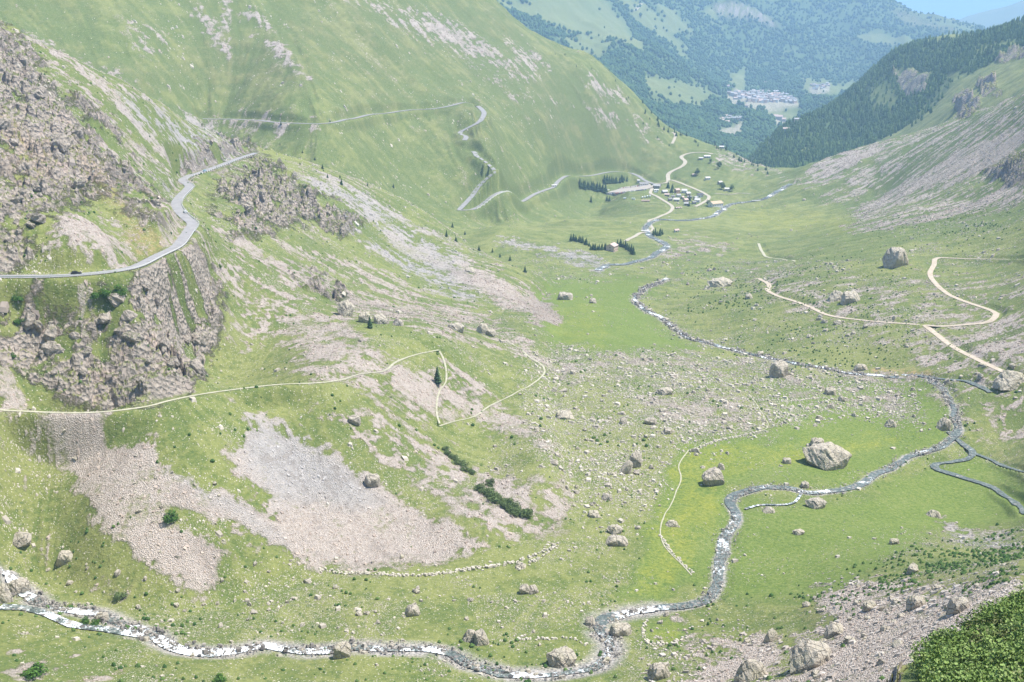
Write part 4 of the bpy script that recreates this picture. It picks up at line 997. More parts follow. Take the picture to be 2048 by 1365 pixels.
# ------------------------------------------------------------------ loose stones, past counting
base = []
for k in range(12):
    c = np.array([[-1,-1,-1],[1,-1,-1],[1,1,-1],[-1,1,-1],[-1,-1,1],[1,-1,1],[1,1,1],[-1,1,1]], float)
    c[4:, :2] *= rng.uniform(.45, .85, (4, 1)); c += rng.uniform(-.28, .28, c.shape); c *= .5 * np.array([1, rng.uniform(.6, .95), rng.uniform(.35, .65)])
    base.append(c)
base = np.array(base)
QF = np.array([[0,3,2,1],[4,5,6,7],[0,1,5,4],[1,2,6,5],[2,3,7,6],[3,0,4,7]])
def stones(name, N, r0, r1, dens, size, cap, tintlo, tinthi, sink=.2, wet=False, xy=None):
    a = rng.uniform(math.radians(-27), math.radians(27), N * 4); lr = rng.uniform(math.log(r0), math.log(r1), N * 4)
    r = np.exp(lr); x, y = r * np.sin(a), r * np.cos(a)
    j, i = gidx(x, y)
    keep = vis[j, i] & (~linem[j, i] | wet) & (rng.random(N * 4) < dens[j, i])
    for hx, hy, hw in hero_xy: keep &= np.hypot(x - hx, y - hy) > hw * .4
    x, y, r, j, i = x[keep][:N], y[keep][:N], r[keep][:N], j[keep][:N], i[keep][:N]
    if xy is not None:
        x, y = xy[:, 0], xy[:, 1]; r = np.hypot(x, y); j, i = gidx(x, y)
    n = len(x)
    s = np.minimum(size * r * rng.random(n) ** -.33, cap * (.6 + r / 1500))
    zz = height(x, y) + (.42 if wet else 0)
    B = base[rng.integers(0, 12, n)] * s[:, None, None]
    th = rng.uniform(0, 6.283, n); c_, s_ = np.cos(th)[:, None], np.sin(th)[:, None]
    X = B[:, :, 0] * c_ - B[:, :, 1] * s_; Y = B[:, :, 0] * s_ + B[:, :, 1] * c_
    nm = norm_at(x, y)
    Zt = B[:, :, 2] - (X * nm[:, 0:1] + Y * nm[:, 1:2]) / np.maximum(nm[:, 2:3], .5) * .8
    V = np.stack([X + x[:, None], Y + y[:, None], Zt + zz[:, None] + s[:, None] * (.3 - sink)], -1).reshape(-1, 3)
    F = (QF[None] + (np.arange(n) * 8)[:, None, None]).reshape(-1, 4)
    o = mesh_np(name, V, F, MAT_STONE)
    tt = rng.random(n)[:, None]; g = M['grey'][j, i][:, None]
    c = np.array(tintlo) * (1 - tt) + np.array(tinthi) * tt
    c = c * (1 - g) + (np.array([.30, .305, .30]) * (1 - tt) + np.array([.48, .48, .47]) * tt) * g
    col4 = np.concatenate([c, np.ones((n, 1))], 1).astype(np.float32)
    at = o.data.attributes.new('tint', 'FLOAT_COLOR', 'POINT'); at.data.foreach_set('color', np.repeat(col4, 8, axis=0).ravel())
    tag(o, kind='stuff'); print(name, n)
    return o
clump = sstep(-.15, .5, fbm(XG, YG, 22, 4, 601) + .35 * fbm(XG, YG, 90, 3, 611))
dscree = M['scree'] * .9 * (M['scree'] > .3)
stones('scree_stones', 150000, 225, 2300, dscree, .00062, 1.5, (.34, .265, .21), (.53, .43, .345))
dg = (.08 + .95 * clump ** 2) * (1 - .80 * M['lush']) * (1 - M['scree']) * (1 - .5 * M['rock'])
dg = dg * np.where(LAY == 1, 1.15, 1.0) + M['stones'] * 2.0
dg *= np.where(RG > 1150, .22, 1)
dg *= 1 - .75 * ((PXG > 1040) & (PXG < 1800) & (PYG < 520) & (PYG > 300))
bankd = np.maximum(0, 1 - np.abs(np.minimum(bs1, bs3)) / 6) * 1.5 + np.maximum(0, 1 - np.abs(bs2) / 2.5) * .8
stones('scattered_stones', 150000, 225, 1900, np.clip(dg + bankd, 0, 1), .00052, 3.0, (.34, .30, .23), (.60, .54, .425))
stones('moraine_stones', 45000, 400, 900, M['stones'] * (.25 + .75 * clump) * 1.5, .0009, 2.6, (.38, .335, .265), (.62, .57, .455))
def along_water(L, n, spread):
    out = []
    for W, hw, share in L:
        m = int(n * share); k = rng.integers(2, len(W) - 2, m); o = np.clip(rng.normal(0, .75, m), -1.7, 1.7) * (hw * W[k, 3] + spread * .4)
        keep = vnoise(k * .21, k * 0 + o * .25 + hw * 7, 91) > .42
        T = W[k + 1] - W[k - 1]; T = T[:, :2] / (np.hypot(T[:, 0], T[:, 1])[:, None] + 1e-6)
        j_ = rng.normal(0, 1.2, m)
        out.append(np.stack([W[k, 0] + T[:, 1] * o + T[:, 0] * j_, W[k, 1] - T[:, 0] * o + T[:, 1] * j_], 1)[keep])
    return np.concatenate(out)
stones('torrent_stones', 10, 225, 1900, dscree * 0 + 1, .0010, 2.0, (.075, .068, .06), (.44, .40, .34), sink=-.05, wet=True, xy=along_water([(W_s1, 1.7, .72), (W_s3, 1.6, .28)], 3900, 2.0))
stones('village_stream_stones', 10, 300, 2000, dscree * 0 + 1, .00045, 1.0, (.10, .09, .08), (.46, .42, .36), sink=-.05, wet=True, xy=along_water([(W_s4, 2.4, 1.0)], 900, 2.0))
stones('riffle_stones', 10, 300, 800, dscree * 0 + 1, .0007, 1.2, (.14, .13, .11), (.55, .50, .42), sink=-.1, wet=True, xy=along_water([(W_s2, 1.9, 1.0)], 2600, 2.5))
bfm = poly([(1640,1200),(1700,1172),(1850,1182),(2048,1150),(2100,1150),(2100,1400),(1540,1400),(1600,1290),(1650,1255)], 26, (0,)) + .5 * poly([(1260,1300),(1420,1240),(1560,1290),(1560,1400),(1260,1400)], 30, (0,))
stones('boulder_field_stones', 9000, 200, 420, bfm * (.3 + .9 * sstep(-.3, .3, fbm(XG, YG, 8, 3, 683))), .0019, 2.6, (.36, .31, .26), (.60, .53, .45))
stones('outcrop_blocks', 9000, 380, 1000, M['rock'] * .8 * (M['rock'] > .45), .0015, 4.0, (.17, .135, .105), (.40, .335, .27), sink=.4)
print('stones', round(time.time() - T0, 1))

# ------------------------------------------------------------------ woods
def treeset(name, N, r0, r1, dens, h0, h1, mat, jitter=.25, round_=False):
    a = rng.uniform(math.radians(-28), math.radians(28), N * 6); lr = rng.uniform(math.log(r0), math.log(r1), N * 6)
    r = np.exp(lr); x, y = r * np.sin(a), r * np.cos(a)
    j, i = gidx(x, y)
    keep = vis[j, i] & (rng.random(N * 6) < dens[j, i])
    x, y = x[keep][:N], y[keep][:N]; n = len(x)
    zz = height(x, y); h = rng.uniform(h0, h1, n) * (0.7 + .5 * vnoise(x / 60, y / 60, 3))
    k = 6
    th = np.arange(k) / k * 2 * np.pi
    rings = [(.06, .16), (.38, .20), (.40, .135), (.72, .11)] if not round_ else [(.05, .2), (.35, .36), (.65, .34), (.9, .16)]
    P = []
    for hh, rad in rings: P.append(np.stack([np.cos(th) * rad, np.sin(th) * rad, np.full(k, hh)], 1))
    P = np.concatenate(P + [np.array([[0, 0, 1.0]])])
    Fq = []
    for t in range(3):
        for q in range(k): Fq.append((t*k+q, t*k+(q+1) % k, (t+1)*k+(q+1) % k, (t+1)*k+q))
    for q in range(k): Fq.append((3*k+q, 3*k+(q+1) % k, 4*k, 4*k))
    Fq = np.array(Fq)
    V = P[None] * h[:, None, None] * (1 + rng.uniform(-jitter, jitter, (n, len(P), 3)) * np.array([1, 1, .3]))
    w_ = rng.uniform(.8, 1.5, n)[:, None]
    V[:, :, 0] *= w_; V[:, :, 1] *= w_
    V = V + np.stack([x, y, zz - .5], 1)[:, None]
    tri = Fq[3*k:, :3]; quad = Fq[:3*k]
    allF = np.concatenate([np.concatenate([quad[:, :3], quad[:, [0, 2, 3]]]), tri])
    F = (allF[None] + (np.arange(n) * len(P))[:, None, None]).reshape(-1, 3)
    o = mesh_np(name, V.reshape(-1, 3), F, mat)
    c = np.repeat(rng.random(n), len(P))
    at = o.data.attributes.new('tint', 'FLOAT_COLOR', 'POINT'); at.data.foreach_set('color', np.stack([c, c, c, c * 0 + 1], 1).astype(np.float32).ravel())
    tag(o, kind='stuff'); print(name, n); return o
def leafmat(name, lo, hi_, use_tint=True, sc=.15):
    g = Mat(name, .85)
    if use_tint:
        a = g.n('ShaderNodeAttribute'); a.attribute_name = 'tint'; f = g.mix(.5, a.outputs['Color'], g.noise(sc, 4, .6))
    else: f = g.noise(sc, 4, .6)
    g.color(g.ramp(f, [(.25, lo), (.75, hi_)])); g.b.inputs['Specular IOR Level'].default_value = .1
    return g.m
MAT_CONIF = leafmat('larch_and_spruce', (.050, .105, .030), (.150, .215, .065), sc=.02)
MAT_BROAD = leafmat('broadleaf_wood', (.036, .080, .024), (.085, .140, .045), sc=.01)
lowm = np.zeros(Z.shape, np.float32)
for P in ([(1380,560),(1700,530),(1900,560),(1960,620),(1900,720),(1700,740),(1500,690),(1350,620)], [(1600,1180),(1800,1110),(2048,1090),(2048,1150),(1700,1230)], [(1700,440),(2048,380),(2048,480),(1800,500)]):
    lowm = np.maximum(lowm, poly(P, 40, (0,)))
lowm = np.clip(lowm + .10 * (LAY <= 1) * (RG < 1100) * (1 - M['lush']) * (1 - M['scree']), 0, 1)
treeset('low_shrubs', 15000, 225, 1600, lowm * sstep(-.1, .5, fbm(XG, YG, 18, 4, 661) + .2) * .8, .7, 1.7, leafmat('juniper', (.040, .090, .022), (.105, .165, .045), sc=.3), round_=True)
treeset('forest', 17000, 1900, 3600, np.where(LAY == 2, M['forest'] ** 1.5, 0), 9, 17, MAT_CONIF)
treeset('distant_forest', 34000, 2600, 8000, np.where(LAY == 3, M['forest'] ** 2 * np.clip(2600 / RG * 2, 0, 1), 0), 11, 19, MAT_BROAD, round_=True)
print('woods', round(time.time() - T0, 1))

# ------------------------------------------------------------------ single trees and shrubs
MAT_BARK = simple('bark', [(.3, (.09, .07, .05)), (.7, (.17, .14, .11))], 3)
MAT_SPRUCE = leafmat('spruce_needles', (.030, .068, .026), (.080, .128, .048), False, 1.2)
MAT_ALDER = leafmat('alder_leaves', (.050, .115, .018), (.115, .215, .042), False, .9)
MAT_DULL = leafmat('willow_leaves', (.095, .145, .045), (.175, .225, .090), False, .9)
def crown_spruce(seed, H=10.0, Rm=2.3, tiers=15):
    r = np.random.default_rng(seed); V = []; F = []
    for t in range(tiers):
        f = t / (tiers - 1); zc = H * (.10 + .88 * f); rad = Rm * (1 - f) ** .8 * r.uniform(.8, 1.12) + .12
        n = max(5, int(13 * (1 - f * .6)))
        for q in range(n):
            th = q / n * 6.283 + r.uniform(-.3, .3); l = rad * r.uniform(.7, 1.15); wd = .42 * l * r.uniform(.7, 1.2) + .1
            c, s = math.cos(th), math.sin(th); dz = -.32 * l + r.uniform(-.1, .1)
            b = len(V)
            V += [(0, 0, zc + .25), (c * l * .6 - s * wd, s * l * .6 + c * wd, zc + dz * .6), (c * l, s * l, zc + dz), (c * l * .6 + s * wd, s * l * .6 - c * wd, zc + dz * .6),
                  (c * l * .45, s * l * .45, zc + dz - .35)]
            F += [(b, b+1, b+2), (b, b+2, b+3), (b+1, b+4, b+2), (b+2, b+4, b+3)]
    return np.array(V), np.array(F)
def crown_leaf(seed, Rx, Rz, n, leaf, lobes=7, z0=.5):
    r = np.random.default_rng(seed)
    C = r.uniform(-1, 1, (lobes, 3)) * np.array([Rx * .6, Rx * .6, Rz * .45]); C[:, 2] += Rz * z0
    rad = r.uniform(.32, .6, lobes) * Rx
    k = r.integers(0, lobes, n); d = r.normal(size=(n, 3)); d /= np.linalg.norm(d, axis=1)[:, None]
    P = C[k] + d * (rad[k] * r.uniform(.6, 1.05, n))[:, None] * np.array([1, 1, Rz / Rx * .9]); P[:, 2] = np.maximum(P[:, 2], .05)
    u = r.normal(size=(n, 3)); u /= np.linalg.norm(u, axis=1)[:, None]; v = np.cross(u, d + r.normal(size=(n, 3)) * .5); v /= np.linalg.norm(v, axis=1)[:, None] + 1e-6
    s = leaf * r.uniform(.6, 1.3, (n, 1))
    V = np.stack([P - u * s, P + v * s * .6, P + u * s, P - v * s * .6], 1).reshape(-1, 3)
    return V, np.arange(n * 4).reshape(n, 4)
def trunk(H, r0):
    k = 7; V = []; F = []
    for t in range(5):
        f = t / 4
        for q in range(k): V.append((math.cos(q / k * 6.283) * r0 * (1 - .85 * f), math.sin(q / k * 6.283) * r0 * (1 - .85 * f), H * f - .4))
    for t in range(4):
        for q in range(k): F.append((t*k+q, t*k+(q+1) % k, (t+1)*k+(q+1) % k, (t+1)*k+q))
    return np.array(V), np.array(F)
def proto(parts):
    """list of (name, V, F, mat) -> mesh datas"""
    out = []
    for nme, V, F, m in parts:
        o = mesh_np(nme, V, F, m, link=False); out.append((nme, o.data)); bpy.data.objects.remove(o)
    return out
SPR = [proto([('trunk', *trunk(9.6, .22), MAT_BARK), ('crown', *crown_spruce(k, 10, 2.6 + .3 * (k % 3), 15 + k % 3), MAT_SPRUCE)]) for k in range(4)]
BUSH = [proto([('stem', *trunk(1.6, .12), MAT_BARK), ('crown', *crown_leaf(20 + k, 2.0, 1.7, 1500, .16, 8), MAT_ALDER)]) for k in range(3)]
WILL = [proto([('stem', *trunk(1.6, .12), MAT_BARK), ('crown', *crown_leaf(30 + k, 2.0, 1.5, 1100, .17, 8), MAT_DULL)]) for k in range(3)]
BRD = [proto([('trunk', *trunk(5.5, .2), MAT_BARK), ('crown', *crown_leaf(40 + k, 2.6, 3.2, 1100, .3, 9, 1.25), MAT_DULL)]) for k in range(2)]
def plant(name, protos, P, s, label, cat, group=None, sz=1.0):
    e = bpy.data.objects.new(name, None); COL.objects.link(e); e.empty_display_size = .5
    e.location = P; e.rotation_euler = (0, 0, random.uniform(0, 6.28)); e.scale = (s, s, s * sz)
    for nme, me in random.choice(protos):
        c = bpy.data.objects.new(nme, me); COL.objects.link(c); c.parent = e
    return tag(e, label, cat, group)
def spruce_px(px, py, hpx, label, group=None):
    P = hit(px, py); h = hpx / FPX * np.linalg.norm(P); return plant('spruce_tree', SPR, P, h / 10, label, 'tree', group, random.uniform(.92, 1.08))
def along(pts, n, jx=1.5, jy=1.2):
    P = np.array(pts, float); d = np.r_[0, np.cumsum(np.hypot(*np.diff(P, axis=0).T))]
    for t in np.linspace(0, d[-1], n):
        yield np.interp(t, d, P[:, 0]) + random.uniform(-jx, jx), np.interp(t, d, P[:, 1]) + random.uniform(-jy, jy)
for pts, n, h0, h1, lab, grp in (([(1160,375),(1175,378),(1192,381),(1210,385)], 15, 14, 19, 'dark spruce in the dense row left of the car park', 'spruces left of the car park'),
   ([(1209,366),(1225,367),(1238,366),(1245,364)], 11, 12, 18, 'spruce in the grove on the bank above the car park', 'spruces above the car park'),
   ([(1143,482),(1155,484),(1168,488),(1178,492)], 10, 11, 17, 'spruce in the straight row left of the lone cottage', 'spruces in the row left of the cottage'),
   ([(1182,500),(1195,500),(1212,500)], 10, 11, 16, 'spruce in the grove against the left side of the cottage', 'spruces against the cottage'),
   ([(1236,491),(1250,496),(1262,504),(1266,510)], 11, 13, 20, 'spruce in the curved row right of the cottage', 'spruces right of the cottage'),
   ([(1307,471),(1318,472),(1325,471)], 6, 11, 15, 'spruce in the small clump beside the stream by the track bridge', 'spruces by the bridge')):
    for x, y in along(pts, n): spruce_px(x, y, random.uniform(h0, h1), lab, grp)
for x, y, h, lab in ((875,768,38,'tall dark spruce standing alone beside the hairpin trail'),(740,657,28,'spruce in front of the boulder row above the trail'),(1182,405,13,'lone spruce in the pasture left of the white caravans'),
   (1214,402,12,'spruce below the left end of the car park'),(1219,403,11,'second spruce below the left end of the car park, on its right'),(1248,361,9,'middle one of three single spruces above the car park'),(1254,363,10,'right-hand single spruce above the car park'),
   (1244,359,7,'smallest single spruce above the car park, nearest the road'),(1336,377,15,'left tree of the dark clump at the upper hamlet edge'),(1343,386,15,'lower tree of the dark clump at the upper hamlet edge'),(1345,379,12,'right tree of the dark clump at the upper hamlet edge'),
   (1379,402,13,'dark spruce between the hamlet roofs'),(1378,413,10,'spruce at the lower edge of the hamlet'),(893,474,14,'spruce highest on the slope edge above the valley floor'),(912,484,13,'second spruce down the slope edge above the valley floor'),
   (958,502,12,'yellowish conifer halfway down the slope edge'),(1020,522,12,'conifer low on the slope edge over the valley floor'),(1050,545,14,'lowest conifer on the slope edge over the valley floor'),(1413,0,1,'')):
    if lab: spruce_px(x, y, h, lab)
for x, y, h in ((645,338,10),(605,306,6),(683,370,14),(735,372,8),(787,376,9),(655,356,8),(680,356,7),(560,290,5),(660,245,6),(562,250,8),(600,330,6),(630,320,7),(905,455,10),(930,470,9),(985,505,10),(1000,515,9)):
    spruce_px(x, y, h, 'tiny dark conifer dotted on the shoulder between the two roads', 'conifers on the shoulder')
for x, y in along([(1285,205),(1310,235),(1340,258),(1370,272),(1400,285),(1430,292),(1460,306),(1500,330),(1540,345)], 46, 9, 7):
    spruce_px(x, y + 3, random.uniform(5, 10), 'small conifer on the ridge edge above the wooded gorge', 'conifers on the ridge edge')
for x, y in along([(1110,95),(1180,130),(1230,160),(1290,240),(1330,290)], 12, 12, 12): spruce_px(x, y + 6, random.uniform(4, 6), 'isolated conifer high on the green slope edge', 'conifers high on the slope')
for x, y, h, lab in ((1396,352,14,'round tree behind the upper stone hut'),(1420,327,9,'round bush-like tree by the top road'),(1440,334,10,'leafy tree at the foot of the rubble mound'),(1436,338,12,'leafy tree left of the rubble mound'),(1444,378,13,'leafy tree beside the twin huts'),(1448,380,12,'broad tree between the twin huts'),
   (1464,383,12,'round tree at the fork of the pasture path'),(1416,412,11,'leafy tree in front of the big barn')):
    P = hit(x, y); plant('leafy_tree', BRD, P, h / FPX * np.linalg.norm(P) / 6.2, lab, 'tree')
def bush_px(px, py, wpx, label, group=None, pr=None, sz=1.0):
    P = hit(px, py); w_ = wpx / FPX * np.linalg.norm(P); return plant('shrub', pr or BUSH, P, w_ / 4.0, label, 'shrub', group, sz)
for x, y, w_, lab in ((37,600,26,'bright green shrub below the road at the left edge'),(193,594,30,'left half of the green shrub pair below the car road'),(212,594,28,'middle shrub of the thicket below the car road'),(240,588,34,'right-hand shrub of the thicket below the car road'),
   (341,1040,36,'bright round shrub alone in the scree apron'),(62,1352,54,'large bright shrub at the bottom left corner'),(435,1366,38,'shrub cut off by the bottom edge below the torrent'),(440,535,12,'small shrub on the slope right of the road bend'),
   (170,1246,22,'left shrub on the torrent islet'),(190,1250,20,'right shrub on the torrent islet'),(610,375,8,'small dark shrub above the grey scree'),(40,650,20,'low shrub on the left crag ledge'),(25,715,16,'small shrub in the gully at the left edge')):
    bush_px(x, y, w_, lab)
bush_px(240,1196,26,'dull grey-green willow above the torrent', pr=WILL)
for x, y in along([(888,905),(905,915),(925,935),(945,952)], 9, 4, 4): bush_px(x, y, random.uniform(16, 24), 'dull green willow in the upper strip between the scree fans', 'willows in the upper strip', WILL)
for x, y in along([(965,975),(980,990),(1000,1008),(1025,1022),(1055,1035)], 20, 8, 7): bush_px(x, y, random.uniform(18, 32), 'dull green willow in the lower thicket between the scree fans', 'willows in the lower thicket', WILL)
bush_px(979,972,24,'round dark willow at the top of the lower thicket', pr=WILL, sz=1.3)
print('plants', round(time.time() - T0, 1))
# ------------------------------------------------------------------ buildings
MW = {k: simple('wall_' + k, [(.3, a), (.7, b)], .8) for k, a, b in (('pinkish', (.50,.37,.29), (.60,.46,.37)), ('white', (.66,.64,.60), (.78,.76,.72)), ('stone', (.27,.245,.21), (.38,.35,.31)),
      ('ochre', (.52,.30,.19), (.60,.38,.26)), ('grey', (.36,.35,.34), (.46,.45,.43)))}
MRF = {k: simple('roof_' + k, [(.3, a), (.7, b)], .9) for k, a, b in (('slate', (.19,.185,.18), (.29,.28,.27)), ('tan', (.44,.33,.22), (.52,.40,.28)), ('pink', (.44,.33,.29), (.54,.42,.37)),
      ('pale', (.50,.475,.445), (.62,.60,.565)), ('grey', (.33,.32,.31), (.44,.43,.42)), ('dark', (.07,.07,.075), (.12,.12,.125)))}
MAT_WIN = Mat('window_glass', .15); MAT_WIN.color((.03, .035, .04)); MAT_WIN = MAT_WIN.m
MAT_WOOD = simple('wood', [(.3, (.14,.085,.05)), (.7, (.22,.14,.085))], 3)
def boxes(L):
    V, F = [], []
    for cx, cy, cz, sx, sy, sz in L:
        b = len(V)
        for dz in (-1, 1):
            for dx, dy in ((-1,-1),(1,-1),(1,1),(-1,1)): V.append((cx + dx*sx/2, cy + dy*sy/2, cz + dz*sz/2))
        F += [(b,b+3,b+2,b+1),(b+4,b+5,b+6,b+7),(b,b+1,b+5,b+4),(b+1,b+2,b+6,b+5),(b+2,b+3,b+7,b+6),(b+3,b,b+4,b+7)]
    return np.array(V), np.array(F)
def walls(L, Wd, H, R):
    """gabled shell, ridge along x; runs 2 m into the ground"""
    a, b = L/2, Wd/2
    V = [(-a,-b,-2),(a,-b,-2),(a,b,-2),(-a,b,-2),(-a,-b,H),(a,-b,H),(a,b,H),(-a,b,H),(-a,0,H+R),(a,0,H+R)]
    F = [(0,1,5,4),(1,2,6,5),(2,3,7,6),(3,0,4,7),(4,5,9,8),(6,7,8,9),(5,6,9,9),(7,4,8,8)]
    return np.array(V), np.array(F)
def roof(L, Wd, H, R, ov=.5, t=.25):
    a, b = L/2 + ov, Wd/2 + ov
    k = R / (Wd/2); z0 = H - ov * k
    V = []
    for dz in (.04, .04 + t): V += [(-a,-b,z0+dz),(a,-b,z0+dz),(-a,0,H+R+dz),(a,0,H+R+dz),(-a,b,z0+dz),(a,b,z0+dz)]
    F = [(6,7,9,8),(8,9,11,10),(0,2,3,1),(2,4,5,3),(0,1,7,6),(5,4,10,11),(1,3,9,7),(3,5,11,9),(2,0,6,8),(4,2,8,10)]
    return np.array(V), np.array(F)
def house(P, L, Wd, H, R, rot, wm, rm, label, cat='house', name='house', group=None, det=True, storeys=1, chim=True, cache={}):
    e = bpy.data.objects.new(name, None); COL.objects.link(e); e.location = P; e.rotation_euler = (0, 0, rot)
    mesh_np('wall', *walls(L, Wd, H, R), MW[wm], parent=e)
    rf = mesh_np('roof', *roof(L, Wd, H, R), MRF[rm], parent=e)
    if chim: mesh_np('chimney', *boxes([(L*.22, Wd*.14, H+R+.3, .7, .7, 1.5)]), MW['stone'], parent=rf)
    if det:
        for s in range(storeys):
            zc = 1.6 + s * 2.9
            for sy in (-1, 1):
                n = max(2, int(L / 3.2))
                for q in range(n):
                    x = (q + .5) / n * L - L/2
                    if s == 0 and q == 0 and sy == -1:
                        mesh_np('door', *boxes([(x, sy*(Wd/2+.03), 1.05, 1.1, .1, 2.1)]), MAT_WOOD, parent=e); continue
                    mesh_np('window', *boxes([(x, sy*(Wd/2+.03), zc, 1.0, .1, 1.2)]), MAT_WIN, parent=e)
            for sx in (-1, 1): mesh_np('window', *boxes([(sx*(L/2+.03), 0, zc, .1, 1.0, 1.2)]), MAT_WIN, parent=e)
    return tag(e, label, cat, group)
def hpx(px, py, wpx, asp, H, R, rot, wm, rm, label, **k):
    P = hit(px, py); L = wpx / FPX * np.linalg.norm(P); return house(P, L, L * asp, H, R, math.radians(rot), wm, rm, label, **k)
hpx(1224,502,21,.8,6.0,2.4,62,'pinkish','pink','tall pinkish cottage alone among spruce rows above the stream', storeys=2)
hpx(1431,412,25,.62,4.2,3.0,28,'white','tan','large barn with broad tan roof and white walls by the river', cat='barn', name='barn', chim=False)
hpx(1287,374,17,.7,5.5,2.6,10,'white','slate','brown-roofed inn with white front at the right end of the car park', cat='inn', name='inn', storeys=2)
hpx(1272,376,9,.7,3.2,.9,8,'stone','dark','low dark terrace building against the left side of the inn', cat='building', name='building')
hpx(1314,377,14,.75,4.6,2.3,-25,'stone','grey','large grey-roofed building across the road fork from the inn', cat='building', name='building', storeys=2)
hpx(1312,383,9,.5,2.6,.8,12,'white','pale','small white flat-roofed annex below the grey-roofed building', cat='annex', name='annex', chim=False)
V_ = [(1329,387,10,.8,3.4,2,20,'stone','pale','stone house with pale roof nearest the road fork'),(1334,393,9,.7,3,1.8,-15,'stone','pink','low pinkish-roofed house just left of the dark spruce clump'),
 (1354,386,9,.8,5,2,30,'ochre','pink','orange-walled house at the top of the hamlet'),(1369,386,10,.8,4,2.2,-20,'white','pale','pale two-part house right of the orange-walled house'),(1376,391,8,.8,3.6,1.8,25,'pinkish','pale','pinkish house below the pale two-part house'),
 (1357,394,8,.7,3,1.6,10,'white','grey','small whitish house below the orange-walled house'),(1353,403,11,.75,3.2,2,-12,'grey','pale','white-roofed house in the middle of the hamlet'),(1340,402,7,.8,3,1.6,15,'stone','slate','small slate-roofed hut left of the white-roofed house'),
 (1371,404,9,.8,3.5,1.8,35,'pinkish','pink','pink-roofed house right of the white-roofed house'),(1373,411,9,.7,3,1.6,-10,'stone','grey','grey-roofed house at the lower edge beside a spruce'),(1400,394,11,.75,3.6,2.2,10,'white','dark','dark-roofed house with white front inside the track bend'),
 (1395,404,10,.8,3.2,2.2,-20,'white','pale','white gabled house below the dark-roofed house'),(1388,408,7,.8,2.8,1.4,20,'stone','slate','tiny stone hut at the left of the white gabled house'),(1391,399,7,.8,3,1.5,40,'stone','grey','small grey hut above the white gabled house'),
 (1379,397,9,.4,2.6,1.2,5,'stone','slate','long low stone shed in the centre right of the hamlet'),(1357,417,11,.6,1.2,.6,12,'pinkish','pink','ruined low pinkish house at the bottom of the hamlet'),(1365,398,6,.8,2.6,1.3,50,'stone','pink','tiny pink-roofed hut in the middle of the hamlet'),
 (1346,396,6,.8,2.6,1.3,0,'stone','slate','tiny slate hut in the middle left of the hamlet'),(1415,359,9,.7,2.6,1.6,12,'white','pale','white-roofed hut alone in the upper pasture'),(1440,368,8,.8,3,1.6,30,'stone','pale','left one of the twin huts beside the leafy trees'),
 (1455,381,11,.6,2.6,1.5,-8,'grey','pale','right, longer one of the twin huts beside the leafy trees'),(1389,351,9,.6,1.6,1,5,'stone','pink','ruined stone hut beside a round tree high in the pasture'),(1414,316,12,.5,3,1.6,8,'grey','pale','pale long hut by the end of the top road'),
 (1402,319,8,.6,2.4,1.2,-10,'stone','pale','small pale hut left of the long hut by the top road'),(1353,464,9,.6,2.2,1.3,25,'white','pink','small white and brown hut in the pasture across the stream'),(1443,297,9,.5,3,1.5,0,'grey','pale','pale hut at the pass of the track into the gorge'),
 (1108,374,9,.5,2.6,.8,15,'white','pale','small white shed on the outside of the lower road bend'),(1277,364,5,.8,2.6,1.2,0,'white','pale','tiny white hut beside the road above the inn')]
for q in V_: hpx(*q[:9], q[9])
hpx(1291,404,16,.28,2.2,.5,3,'ochre','pink','long low red and white shed below the parked camper vans', cat='shed', name='shed', chim=False, det=False)
print('hamlet', round(time.time() - T0, 1))
# the villages far down the valley
MDV = []
for k in range(6):
    L, Wd, H, Rr = random.uniform(11, 17), random.uniform(8, 10), random.uniform(5, 9), random.uniform(2.2, 3)
    a = mesh_np('wall', *walls(L, Wd, H, Rr), MW[random.choice(['white', 'grey', 'pinkish', 'white'])], link=False).data
    b = mesh_np('roof', *roof(L, Wd, H, Rr), MRF[random.choice(['pink', 'slate', 'grey', 'pink'])], link=False).data
    MDV.append((a, b))
def far_house(px, py, label, group, sc=1.0, P=None):
    P = hit(px, py) if P is None else P
    e = bpy.data.objects.new('house', None); COL.objects.link(e); e.location = P; e.rotation_euler = (0, 0, random.uniform(-.6, .6)); e.scale = (sc, sc, sc)
    for nme, me in zip(('wall', 'roof'), random.choice(MDV)):
        c = bpy.data.objects.new(nme, me); COL.objects.link(c); c.parent = e
    return tag(e, label, 'house', group)
def cluster(P, n, label, group, sc=1.0, mind=3.6):
    P_ = np.array(P); pts = []; tries = 0
    while len(pts) < n and tries < 6000:
        tries += 1
        x = random.uniform(P_[:, 0].min(), P_[:, 0].max()); y = random.uniform(P_[:, 1].min(), P_[:, 1].max())
        if inpoly(P, x, y) and all(math.hypot(x - a, (y - b) * 1.6) > mind for a, b in pts):
            pts.append((x, y)); far_house(x, y, label, group, sc * random.uniform(1.0, 1.4))
cluster([(1494,186),(1520,183),(1560,186),(1582,197),(1594,208),(1575,206),(1545,205),(1515,206),(1497,203)], 104, 'pale stone house in the dense hillside village down the valley', 'houses of the hillside village')
cluster([(1456,187),(1475,184),(1494,186),(1492,200),(1468,199)], 16, 'pale house in the left quarter of the hillside village', 'houses of the left quarter', mind=4.2)
cluster([(1432,238),(1448,236),(1482,236),(1480,246),(1440,247)], 14, 'whitish house in the small hamlet in the gorge woods', 'houses of the gorge hamlet', mind=4)
cluster([(1620,171),(1658,169),(1656,177),(1630,181)], 14, 'faint pale house in the farthest village on the right', 'houses of the farthest village', .9, mind=4)
